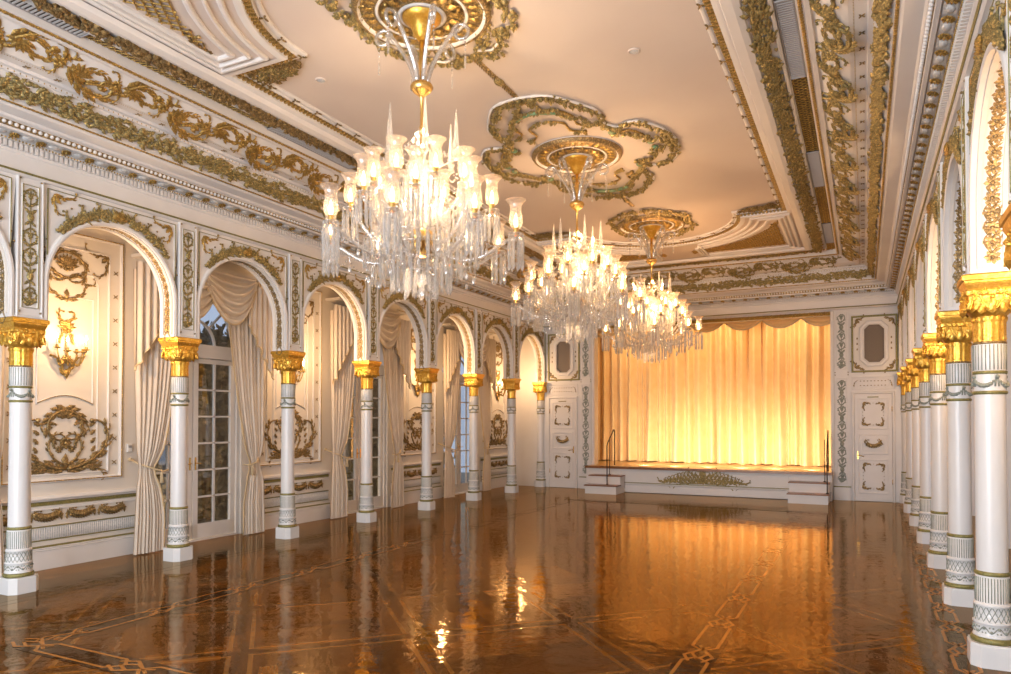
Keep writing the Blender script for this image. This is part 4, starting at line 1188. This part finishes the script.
# spandrel plates at the two ends (z 4.86)
for yc, sg, ye in ((YC1,-1,YF),(YC3,1,YB-(HW-WR)+.02)):
    mb = MB(FC(XC,0,4.87))
    r = CR+.12; o = .12; n = 28
    a_ = math.asin(o/r)
    A = [(r*math.cos(a_+(PI-2*a_)*i/n), yc+sg*r*math.sin(a_+(PI-2*a_)*i/n)) for i in range(n+1)]
    vs = []; fs = []
    top = [(WR*(1-2*i/n), ye) for i in range(n+1)]
    for a, b in zip(A, top): vs += [(a[0],a[1],0),(b[0],b[1],0)]
    for i in range(n): fs.append((2*i,2*i+1,2*i+3,2*i+2))
    for s_ in (1,-1):
        k = len(vs); vs += [(s_*WR,yc+sg*o,0),(s_*A[0][0],A[0][1],0),(s_*WR,ye,0)]; fs.append((k,k+1,k+2))
    mb.add(vs, fs)
    mb.build('trim_3' if sg<0 else 'trim_4', 'ceil', kind='structure')
    # long side fillers between the plate and the frame are covered by trim_2
    # stepped mouldings + lattice triangles in each corner
    for s_ in (-1,1):
        mb = MB(FC(XC,0,4.87)); ml = MB(FC(XC,0,4.87)); mg = MB(FC(XC,0,4.87))
        for kk, (r_, wd, hh) in enumerate(((CR+.24,.05,.03),(CR+.36,.03,.035),(CR+.50,.05,.03))):
            e = 2.14-kk*.075; y_in = .20+kk*.085
            a0 = math.asin(y_in/r_); a1 = min(PI/2*.93, R(72+kk*3))
            if r_*math.cos(a0) > e: a0 = math.acos(e/r_)
            q = [(s_*r_*math.cos(a0+(a1-a0)*i/16), yc+sg*r_*math.sin(a0+(a1-a0)*i/16)) for i in range(17)]
            yo = yc+sg*(2.52-kk*.08)
            q = q + [(q[-1][0], yo),(s_*e,yo)] + ([(s_*e, yc+sg*y_in)] if r_*math.cos(a0) < e-.01 else [])
            mb.mould(q, wd, hh, True)
        spm = mb.build('spandrel_moulding', 'white', tb)
        # lattice field
        r_ = CR+.62; e = 1.93; yo = 2.20
        cells = 12
        def inside(u, v): return u < e and v < yo and math.hypot(u,v) > r_ and u > .25
        for dsg in (1,-1):
            for c in range(-40, 60):
                pts = []; seg = []
                for q in range(121):
                    v = q/120*yo; u = c*.085 + dsg*v*.8
                    if inside(u, v): seg.append((s_*u, yc+sg*v, .012))
                    else:
                        if len(seg) > 3: ml.tube([seg[0], seg[-1]], .009, 4, False)
                        seg = []
                if len(seg) > 3: ml.tube([seg[0], seg[-1]], .009, 4, False)
        ml.build('gilt_lattice', 'gilt', tb)
        # scroll in the tip of the corner
        mg.cloth(s_*1.98, yc+sg*.45, sg*PI/2, .34, s_*sg*1, s_*sg*14, .016, 14, 7)
        mg.cloth(s_*1.98, yc+sg*.55, sg*PI/2+s_*sg*.3, .3, -s_*sg*1, s_*sg*12, .013, 14, 5)
        # foliage at the tip between transverse border and field
        for q in range(60):
            u = 1.45+.6*random.random(); v = -random.random()*(u-1.40)*.42-.02
            mg.leaf(s_*u, yc+sg*(v-.03), random.uniform(0,2*PI), .09, .045, .03, n0=-.07+random.uniform(0,.01))
        mg.build('corner_foliage', 'bronze', tb)
# dentil beads and star studs following the border
fp = field_path(-.0)
def along(path, pitch, closed=True):
    out = []; carry = pitch/2; n = len(path)
    for i in range(n):
        a = Vector(path[i]); b = Vector(path[(i+1) % n]); L = (b-a).length
        if L < 1e-6: continue
        d = (b-a)/L; s0 = carry
        while s0 < L: out.append((a+d*s0, math.atan2(d.y,d.x))); s0 += pitch
        carry = s0-L
    return out
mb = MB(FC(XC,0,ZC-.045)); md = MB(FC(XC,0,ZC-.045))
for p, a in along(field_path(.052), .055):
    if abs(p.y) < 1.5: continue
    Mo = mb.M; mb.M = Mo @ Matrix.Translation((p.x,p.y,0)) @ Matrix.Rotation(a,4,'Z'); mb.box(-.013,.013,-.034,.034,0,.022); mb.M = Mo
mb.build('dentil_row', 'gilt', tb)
md.strip(field_path(.052), [(-.036,.002),(.036,.006)], True); md.build('dentil_bronze_ground', 'bronze', tb)  # flat dark gilt strip behind the dentils
mb = MB(FC(XC,0,ZC-.03))
for p, a in along(field_path(-.02), .33):
    Mo = mb.M; mb.M = Mo @ Matrix.Translation((p.x,p.y,0)) @ Matrix.Rotation(a,4,'Z')
    for q in (.5,2.64,-1.57): mb.leaf(0,0,q,.055,.022,.014)
    mb.M = Mo
mb.build('star_studs', 'bronze', tb)
# gilt crest tufts on the cusps
mb = MB(FC(XC,0,ZC-.01))
for s_ in (1,-1):
    for yc, sg in ((YC1,-1),(YC3,1)):
        for q in range(46):
            u = 1.60+.45*random.random(); v = -random.random()*.16
            mb.leaf(s_*u, yc+sg*(v-.02), random.uniform(0,2*PI), .10, .05, .03, n0=random.uniform(0,.02))
        for q in range(4): mb.cloth(s_*(1.6+.12*q), yc-sg*.03, -sg*PI/2+.3*(q-1), .16, s_*6, s_*40, .014, 12, 4)
mb.build('cusp_foliage', 'green_gilt', tb)

# ------------------------------------------------------------------ CEILING MEDALLIONS AND GARLANDS
MY = [Y0+P*.5, Y0+P*2.5, Y0+P*4.5]
def make_medallion():
    t = empty('ceiling_medallion')
    mb = MB(FC()); mb.lathe([(.56,0),(.56,.03),(.545,.055),(.52,.06),(.50,.045),(.49,.03),(.38,.035),(.375,.05),(.355,.055),(.345,.04),(.34,.03),(.24,.045),(.20,.05),(.19,.07),(.165,.075),(.155,.06)], 48)
    mb.build('plaster_dish', 'white', t)
    mb = MB(FC()); mb.lathe([(.562,.0),(.563,.03),(.550,.056)]) if 0 else None; mb.lathe([(.563,.012),(.566,.03),(.552,.056),(.548,.058)],48); mb.lathe([(.548,.056),(.535,.068),(.518,.064)],48); mb.lathe([(.50,.040),(.485,.038),(.39,.042),(.378,.052)],48); mb.lathe([(.348,.050),(.338,.036),(.24,.054),(.205,.060),(.20,.066)],48)
    mb.build('gilt_ground', 'bronze', t)
    mb = MB(FC())
    for k in range(30):
        a = 2*PI*k/30; mb.leaf(.385*math.cos(a),.385*math.sin(a),a+.2,.10,.05,.02,n0=.042)
    for k in range(16):
        a = 2*PI*k/16; mb.leaf(.215*math.cos(a),.215*math.sin(a),a,.12,.075,.03,n0=.055); mb.ball((.31*math.cos(a+.196),.31*math.sin(a+.196),.052),.02,6,4)
    mb.build('gilt_leaf_ring', 'gilt', t)
    mb = MB(FC()); mb.lathe([(.16,.055),(.155,.09),(.12,.12),(.10,.13),(.07,.20),(.045,.24),(.03,.26),(0,.262)], 24, wob=lambda a,z: 1+.03*math.sin(a*12)); mb.build('gold_boss', 'gold', t)
    return t
med = make_medallion()
for i, y in enumerate(MY):
    o = med if i == 0 else copy_tree(med); o.location = (XC,y,ZC)
    tag(o, ['round gilt ceiling medallion above the chandelier nearest the camera','round gilt ceiling medallion inside the large looping garland','round gilt ceiling medallion nearest the stage above the farthest chandelier'][i], 'ceiling medallion', 'ceiling medallions')
def foliage_path(mb, pts, w, size, dens, m=None):
    for p, a in along(pts+[pts[-1]], dens):
        for q in range(3):
            o = random.uniform(-w,w); mb.leaf(p.x-math.sin(a)*o, p.y+math.cos(a)*o, a+random.uniform(-1.1,1.1)+(PI if random.random()<.3 else 0), size*random.uniform(.7,1.2), size*.5, size*.4, m, random.uniform(.005,.03))
def smooth(pts, n=6):
    out = []
    for i in range(len(pts)-1):
        p0 = pts[max(i-1,0)]; p1 = pts[i]; p2 = pts[i+1]; p3 = pts[min(i+2,len(pts)-1)]
        for k in range(n):
            t = k/n
            out.append(tuple(.5*((2*p1[j])+(-p0[j]+p2[j])*t+(2*p0[j]-5*p1[j]+4*p2[j]-p3[j])*t*t+(-p0[j]+3*p1[j]-3*p2[j]+p3[j])*t**3) for j in (0,1)))
    out.append(pts[-1]); return out
t = empty('ceiling_garland', (XC,MY[1]+.06,ZC)); t.scale = (.95,.95,1); tag(t, 'large four-lobed leafy gilt and green garland around the middle medallion', 'ceiling ornament')
mo = MB(FC()); mi_ = MB(FC()); me_ = MB(FC())
for sy in (1,-1):
    for sx in (1,-1):
        for pts in ([(0,1.82),(.30,1.74),(.52,1.45),(.66,1.15),(.62,.85),(.72,.66)],[(.66,.62),(.90,.74),(1.08,.58),(1.20,.30),(1.24,0)]):
            q = smooth(pts); foliage_path(mo,[(sx*a,sy*b) for a,b in q],.032,.085,.062)
            me_.tube([(sx*a*1.045,sy*b*1.045,.018) for a,b in q], [.014 if k%4 else .019 for k in range(len(q))], 5)
        for (pts) in ([(.0,1.50),(.24,1.46),(.38,1.22),(.36,1.0),(.46,.88)], [(.62,.48),(.84,.54),(.96,.34),(.98,.10)], [(.05,1.20),(.22,1.08),(.22,.86),(.36,.72)]):
            q = smooth(pts); mi_ = MB(FC()); mi_.tube([(sx*a,sy*b,.02) for a,b in q], [.013 if k%3 else .017 for k in range(len(q))], 6)
            mi_.ball((sx*q[-1][0],sy*q[-1][1],.02),.03); mi_.build('inner_scroll', 'gilt', t)
            foliage_path(mo,[(sx*a,sy*b) for a,b in q[-4:]],.015,.07,.07); foliage_path(mo,[(sx*a,sy*b) for a,b in q[:4]],.015,.07,.07)
        for (u,v) in ((.62,.85),(.2,1.78),(.95,.72)): mo.rosette(sx*u,sy*v,.07,.05,8)
    q = smooth([(-.26,1.40),(0,1.50),(.26,1.40)]); mv = MB(FC()); mv.tube([(a,sy*b,.03) for a,b in q],.022,6); mv.build('green_ribbon', 'verdi', t)
me_.build('plaster_edge', 'white', t)
for sx in (1,-1):
    for sy in (1,-1):
        for (u, v, r_) in ((.66,.60,.045),(1.0,.1,.04)):
            mv = MB(FC()); mv.ball((sx*u,sy*v,.03),r_,8,5,e=(1.2,1.2,.6)); mv.build('green_bead', 'verdi', t)
mo.build('outer_leaf_wreath', 'green_gilt', t)
for yy, la in ((MY[0]+P, 'nearer the camera'),(MY[1]+P+.25, 'nearer the stage')):
    t = empty('garland_chain', (XC,yy,ZC)); tag(t, 'short gilt leaf chain with an oval bead along the ceiling, %s' % la, 'ceiling ornament', 'leaf chains between the medallions')
    L = .72 if yy < MY[1] else .5
    y_a, y_b = (-.85,.10) if yy < MY[1] else (-.22,.40)
    mb = MB(FC())
    n = 22
    for i in range(n):
        v = y_a+(y_b-y_a)*i/n
        for s_ in (1,-1): mb.leaf(0,v,PI/2+s_*.6,.06,.028,.02)
    mb.build('leaf_chain', 'bronze', t)
    mb = MB(FC()); mb.ball((0,(y_a+y_b)/2,.01),.06,10,6,e=(.8,1.3,.5)); mb.build('oval_bead', 'green_gilt', t)
for i in (0,2):
    t = empty('ceiling_garland', (XC,MY[i],ZC)); tag(t, 'compact leafy gilt wreath fringing the medallion %s' % ('nearest the camera' if i==0 else 'nearest the stage'), 'ceiling ornament')
    mb = MB(FC())
    for sx in (1,-1):
        for sy in (1,-1):
            q = smooth([(sx*.62,sy*.02),(sx*.66,sy*.30),(sx*.58,sy*.52),(sx*.40,sy*.66),(sx*.28,sy*.86),(sx*.05,sy*.90)]); foliage_path(mb,[(a*.95,b*.95) for a,b in q],.045,.08,.05)
            mb.rosette(sx*.42,sy*.58,.09,.05,8)
    mb.build('leaf_wreath', 'green_gilt', t)
    for sx in (1,-1):
        for sy in (1,-1):
            q = smooth([(sx*.10,sy*.70),(sx*.24,sy*.76),(sx*.36,sy*.66)]); mb = MB(FC()); mb.tube([(a,b,.03) for a,b in q],.013,6); mb.build('plaster_scroll', 'white', t)

# small ceiling fittings (round downlights / detectors)
for k, (x, y) in enumerate(((XC-1.55,5.35),(XC+1.35,6.2),(XC-1.55,9.0))):
    t = empty('ceiling_fitting', (x,y,ZC)); tag(t, ['small flush ceiling fitting left of the nearest chandelier','small flush ceiling fitting on the plain right part of the ceiling','small flush ceiling fitting left of the middle chandelier'][k], 'ceiling fitting', 'small flush ceiling fittings')
    mb = MB(FC()); mb.lathe([(.055,0),(.055,.008),(.045,.012),(.04,.006)], 18); mb.build('trim_ring', 'ceil', t)
    mb = MB(FC()); mb.lathe([(.04,.005),(.02,.012),(0,.014)], 14); mb.build('cover', 'silver', t)

# ------------------------------------------------------------------ CHANDELIER (origin on the ceiling)
def prism(mb, x, y, z0, L, r=.010, n=4):
    # faceted drop lustre hanging from (x, y, z0)
    mb.lathe([(0,0),(r*.5,-.006),(r*.5,-.016),(0,-.020)], 4, (x,y,z0), smooth=False)
    mb.lathe([(0,-.022),(r*.75,-.034),(r,-.05),(r*.9,-L*.8),(r*1.1,-L*.88),(0,-L)], n, (x,y,z0), smooth=False, a0=.4, a1=.4+2*PI)
def make_chandelier():
    t = empty('chandelier')
    rnd = random.Random(11)
    # stem, zc = distance below ceiling
    mb = MB(); mb.lathe([(.0,-.24),(.02,-.245),(.022,-.40),(.03,-.45),(.018,-.50),(.018,-.58),(.05,-.60),(.085,-.62),(.095,-.645),(.07,-.68),(.03,-.71),(.014,-.73),(.012,-.95),(.022,-.97),(.012,-1.0),(.012,-1.12),(.03,-1.14),(.015,-1.17),(.013,-1.9)], 16)
    mb.build('stem', 'brass', t)
    mb = MB(); mb.lathe([(.03,-1.12),(.06,-1.15),(.035,-1.2),(.05,-1.26),(.075,-1.34),(.03,-1.42),(.05,-1.46),(.10,-1.50),(.035,-1.56),(.05,-1.66),(.08,-1.72),(.05,-1.80)], 12, smooth=False)
    mb.build('glass_baluster', 'crystal', t)
    mb = MB(); mb.lathe([(.05,-1.80),(.10,-1.82),(.12,-1.86),(.09,-1.92),(.05,-1.96),(.04,-2.02)], 18, wob=lambda a,z: 1+.05*math.sin(a*9))
    for k in range(12):
        a = 2*PI*k/12; mb.rod((.07*math.cos(a),.07*math.sin(a),-1.86),(.09*math.cos(a),.09*math.sin(a),-1.98),.012,5)
    mb.build('gilt_receiver', 'brass', t)
    # scrolled glass arms under the boss
    for k in range(6):
        a = 2*PI*(k+.3)/6; ca, sa = math.cos(a), math.sin(a)
        pts = []
        for q in range(17):
            u = q/16
            rr = .05+.20*u**1.3; z = -.62+.40*u**.8
            pts.append((rr*ca, rr*sa, z))
        e = pts[-1]
        cr = .075
        for q in range(1,19):
            an = q/18*2*PI*1.15; c_ = cr*(1-.45*q/18)
            rr = .25+.075-c_*math.cos(an)*1.0; z = -.22+c_*math.sin(an)
            pts.append((rr*ca, rr*sa, z))
        mb = MB(); mb.tube(pts, [.019]*17+[.016]*18, 6); arm = mb.build('scrolled_glass_arm', 'crystal', t)
        mb = MB(); x, y = .36*ca, .36*sa
        for q in range(3): mb.ball((x,y,-.30-.03*q),.009,5,4)
        prism(mb, x, y, -.38, .14, .009); mb.build('crystal_drop', 'crystal', arm)
    # spikes
    for k in range(6):
        a = 2*PI*(k+.15)/6; x, y = .30*math.cos(a), .30*math.sin(a)
        mb = MB(); mb.lathe([(.0,-1.28),(.035,-1.26),(.022,-1.23),(.034,-1.20),(.028,-1.16),(.006,-.88),(0,-.85)], 6, (x,y,0), smooth=False)
        mb.tube([(0,0,-1.27),(x*.5,y*.5,-1.31),(x,y,-1.26)], .008, 5); mb.build('crystal_spire', 'crystal', t)
    tiers = [(8,.39,-1.50,.12,-1.62),(8,.57,-1.66,.12,-1.80),(8,.77,-1.89,.12,-1.90)]
    prisms = MB(); arms = []
    camdir = Vector((3.18,-4.79)).normalized()
    cnt = 0
    for ti, (n, rad, zb, r0, zh) in enumerate(tiers):
        for k in range(n):
            a = 2*PI*(k+(.5 if ti == 1 else .1))/n + .12*ti; ca, sa = math.cos(a), math.sin(a)
            pts = []
            for q in range(15):
                u = q/14; rr = .04+(rad-.04)*u
                z = zh - .16*math.sin(PI*min(1,u*1.1))*(1.0 if ti else .6) + (zb-.02-zh)*(u**2.2)
                pts.append((rr*ca, rr*sa, z))
            mb = MB(); mb.tube(pts, .017, 6)
            mb.lathe([(.012,-.02),(.022,-.01),(.010,.0)],8,(rad*ca,rad*sa,zb))
            arm = mb.build('glass_arm', 'crystal', t)
            x, y = rad*ca, rad*sa
            mb = MB(); mb.lathe([(0,.0),(.02,.0),(.045,.008),(.065,.022),(.066,.026),(.03,.016),(.0,.012)], 14, (x,y,zb), wob=lambda a_,z: 1+.04*math.sin(a_*10)); mb.build('drip_pan', 'crystal', arm)
            mb = MB(); mb.lathe([(.02,.01),(.024,.03),(.018,.05),(.026,.07),(.024,.075),(.0,.076)], 10, (x,y,zb)); mb.build('shade_holder', 'brass', arm)
            mb = MB(); mb.lathe([(.026,.065),(.046,.085),(.056,.12),(.052,.17),(.045,.215),(.045,.240),(.055,.268),(.080,.292),(.083,.294),(.079,.292),(.052,.265),(.042,.238)], 18, (x,y,zb)); mb.build('glass_shade', 'shade', arm)
            mb = MB(); mb.lathe([(.0,.07),(.010,.075),(.015,.10),(.016,.125),(.009,.165),(0,.19)], 8, (x,y,zb)); mb.build('bulb', 'bulb', arm)
            near = Vector((ca,sa)).dot(camdir)
            arms.append((near + .2*ti, arm, x, y, zb, ti))
    # spare glass stems drawn between tiers
    arms.sort(key=lambda q: -q[0])
    for idx, (nr, arm, x, y, zb, ti) in enumerate(arms):
        L = (.22,.25,.29)[ti]; n = 8
        for q in range(n):
            an = 2*PI*q/n+.2; px, py = x+.058*math.cos(an), y+.058*math.sin(an)
            if idx < 12:
                mb = MB(); prism(mb, px, py, zb+.018, L, .0115, 4); mb.build('crystal_prism', 'crystal', arm)
            else: prism(prisms, px, py, zb+.018, L, .0115, 4)
    prisms.build('far_crystal_prisms', 'crystal', t, kind='stuff')
    # bead chains swagged from the upper ring to the arms, and the lower basket of drops
    mb = MB()
    for k in range(16):
        a0 = 2*PI*k/16; a1 = 2*PI*(k+1)/16
        for (r, z, sg) in ((.50,-1.66,.10),(.74,-1.95,.10),(.33,-1.40,.08)):
            for q in range(9):
                u = q/9; an = a0+(a1-a0)*u; mb.ball((r*math.cos(an), r*math.sin(an), z-sg*4*u*(1-u)), .0085, 5, 3)
        a = a0
        for q in range(12):
            u = q/12; r = .05+.33*u; mb.ball((r*math.cos(a), r*math.sin(a), -1.02-.30*u**.7-.0*u), .007, 5, 3)
    mb.build('bead_chains', 'crystal', t, kind='stuff')
    mb = MB()
    for (n, r, z, L) in ((30,.33,-1.96,.24),(24,.24,-2.06,.26),(14,.13,-2.14,.22),(20,.12,-1.28,.22),(28,.17,-1.48,.24),(40,.34,-1.66,.24),(36,.46,-1.90,.22),(24,.22,-1.78,.24)):
        mb.lathe([(r-.006,z+.004),(r+.006,z+.004),(r+.006,z-.004),(r-.006,z-.004)], 24)
        for k in range(n):
            a = 2*PI*k/n; prism(mb, r*math.cos(a), r*math.sin(a), z, L*rnd.uniform(.85,1.1), .012)
    mb.build('inner_prism_rings', 'crystal', t, kind='stuff')
    mb = MB()
    for k in range(12):
        for (r, z0, z1, r1, da) in ((.62+.1*(k%2),-2.10,-1.95,.62+.1*(k%2),.5),(.42,-2.22,-1.98,.35,0)):
            a = 2*PI*(k+da)/12; mb = MB()
            mb.ball((r*math.cos(a), r*math.sin(a), z0), .022, 6, 5, e=(.7,.7,1.4)); mb.rod((r*math.cos(a), r*math.sin(a), z0+.025),(r1*math.cos(a), r1*math.sin(a), z1),.003,4)
            mb.build('teardrop_pendant', 'crystal', t)
    mb = MB(); mb.lathe([(0,-2.16),(.04,-2.18),(.05,-2.22),(.02,-2.27),(.03,-2.30),(.035,-2.33),(0,-2.38)], 8, smooth=False); mb.build('bottom_finial', 'crystal', t)
    return t
chp = make_chandelier()
CH_E = 27
for i, y in enumerate(MY):
    o = chp if i == 0 else copy_tree(chp); o.location = (XC,y,ZC)
    tag(o, ['largest looking crystal chandelier, nearest the camera, three tiers of lit glass shades','middle crystal chandelier hanging under the large looping ceiling garland','farthest and smallest looking crystal chandelier hanging in front of the gold stage curtain'][i], 'chandelier', 'crystal chandeliers down the centre of the hall')
    for zz, q in ((3.96,1.1),(3.42,2.4),(3.03,2.7)): point((XC+.02, y+.03, zz), CH_E*q*(1.2,1.35,1.4)[i], ((1,.69,.41),(1,.62,.32),(1,.55,.25))[i], .03, 'chandelier_lamp')

# ------------------------------------------------------------------ OUTSIDE
mb = MB(); mb.box(-16,XLW-.25,YF-6,YB+4,-.30,-.06); mb.box(XRW+.25,8,YF-6,YB+4,-.30,-.06)
tr = mb.build('ground', 'brick', kind='structure')
mb = MB(); rnd = random.Random(3)
for q in range(9000):
    y = rnd.uniform(3,16); z = rnd.uniform(-.05,3.2); x = XLW-1.6-rnd.random()*.5
    mb.M = frame((x,y,z),(0,1,0),(0,0,1),(1,0,0)) @ Matrix.Rotation(rnd.uniform(-.8,.8),4,'X'); mb.leaf(0,0,rnd.uniform(0,6.28),.16,.09,.02)
mb.M = Matrix.Identity(4); mb.box(XLW-2.3,XLW-2.05,3,16,-.08,3.1)
h = mb.build('hedge', 'leafg'); tag(h, 'dark green hedge outside seen through the french door panes', 'hedge', kind='stuff')

for k in (1,3,5): point((XLW-.95, bay(k)+.6, .25), 22, (1,.72,.45), .06, 'hedge_fill_light')  # made-up points added outside to brighten the hedge warmly
# ------------------------------------------------------------------ LIGHT
def area(loc, rot, sx, sy, e, c, name='daylight_fill'):
    l = bpy.data.lights.new(name, 'AREA'); l.shape = 'RECTANGLE'; l.size = sx; l.size_y = sy; l.energy = e; l.color = c
    o = bpy.data.objects.new(name, l); col.objects.link(o); o.location = loc; o.rotation_euler = rot; return o
area((XC, YF-.35, 1.95), (R(90),0,0), 5.2, 3.3, 560, (.86,.92,1.0))  # cool fill added behind the unseen window opening
# footlights along the stage front
for i in range(6):
    x = XC-1.4+i*.72
    l = bpy.data.lights.new('footlight', 'SPOT'); l.energy = 56; l.color = (1,.84,.60); l.spot_size = R(120); l.spot_blend = .8; l.shadow_soft_size = .03
    o = bpy.data.objects.new('footlight', l); col.objects.link(o); o.location = (x, YB+.12, .64); o.rotation_euler = (R(97),0,0)
for i in range(3):
    l = bpy.data.lights.new('stage_batten', 'SPOT'); l.energy = 62; l.color = (1,.70,.38); l.spot_size = R(130); l.spot_blend = .8; l.shadow_soft_size = .05
    o = bpy.data.objects.new('stage_batten', l); col.objects.link(o); o.location = (XC-1.8+1.8*i, YB+.6, 4.3); o.rotation_euler = (R(35),0,0)

w = bpy.data.worlds.new('world'); sc.world = w; w.use_nodes = True
bg = w.node_tree.nodes['Background']; bg.inputs[0].default_value = (.62,.74,1,1); bg.inputs[1].default_value = .55

# ------------------------------------------------------------------ CAMERA
cam = bpy.data.cameras.new('camera'); co = bpy.data.objects.new('camera', cam); col.objects.link(co)
cam.sensor_width = 36; cam.lens = 709.73/1011*36; cam.shift_y = (409.06-337)/1011
co.location = (0,0,1.6); co.rotation_euler = (PI/2+.0175, 0, .4676)
cam.clip_start = .05
sc.camera = co
sc.view_settings.view_transform = 'Standard'; sc.view_settings.look = 'None'; sc.view_settings.gamma = 1; sc.view_settings.use_curve_mapping = False
sc.view_settings.exposure = 0.52
sc.cycles.transparent_max_bounces = 24
sc.cycles.max_bounces = 7; sc.cycles.diffuse_bounces = 4; sc.cycles.glossy_bounces = 4
sc.cycles.sample_clamp_indirect = 6
sc.cycles.caustics_reflective = False; sc.cycles.caustics_refractive = False
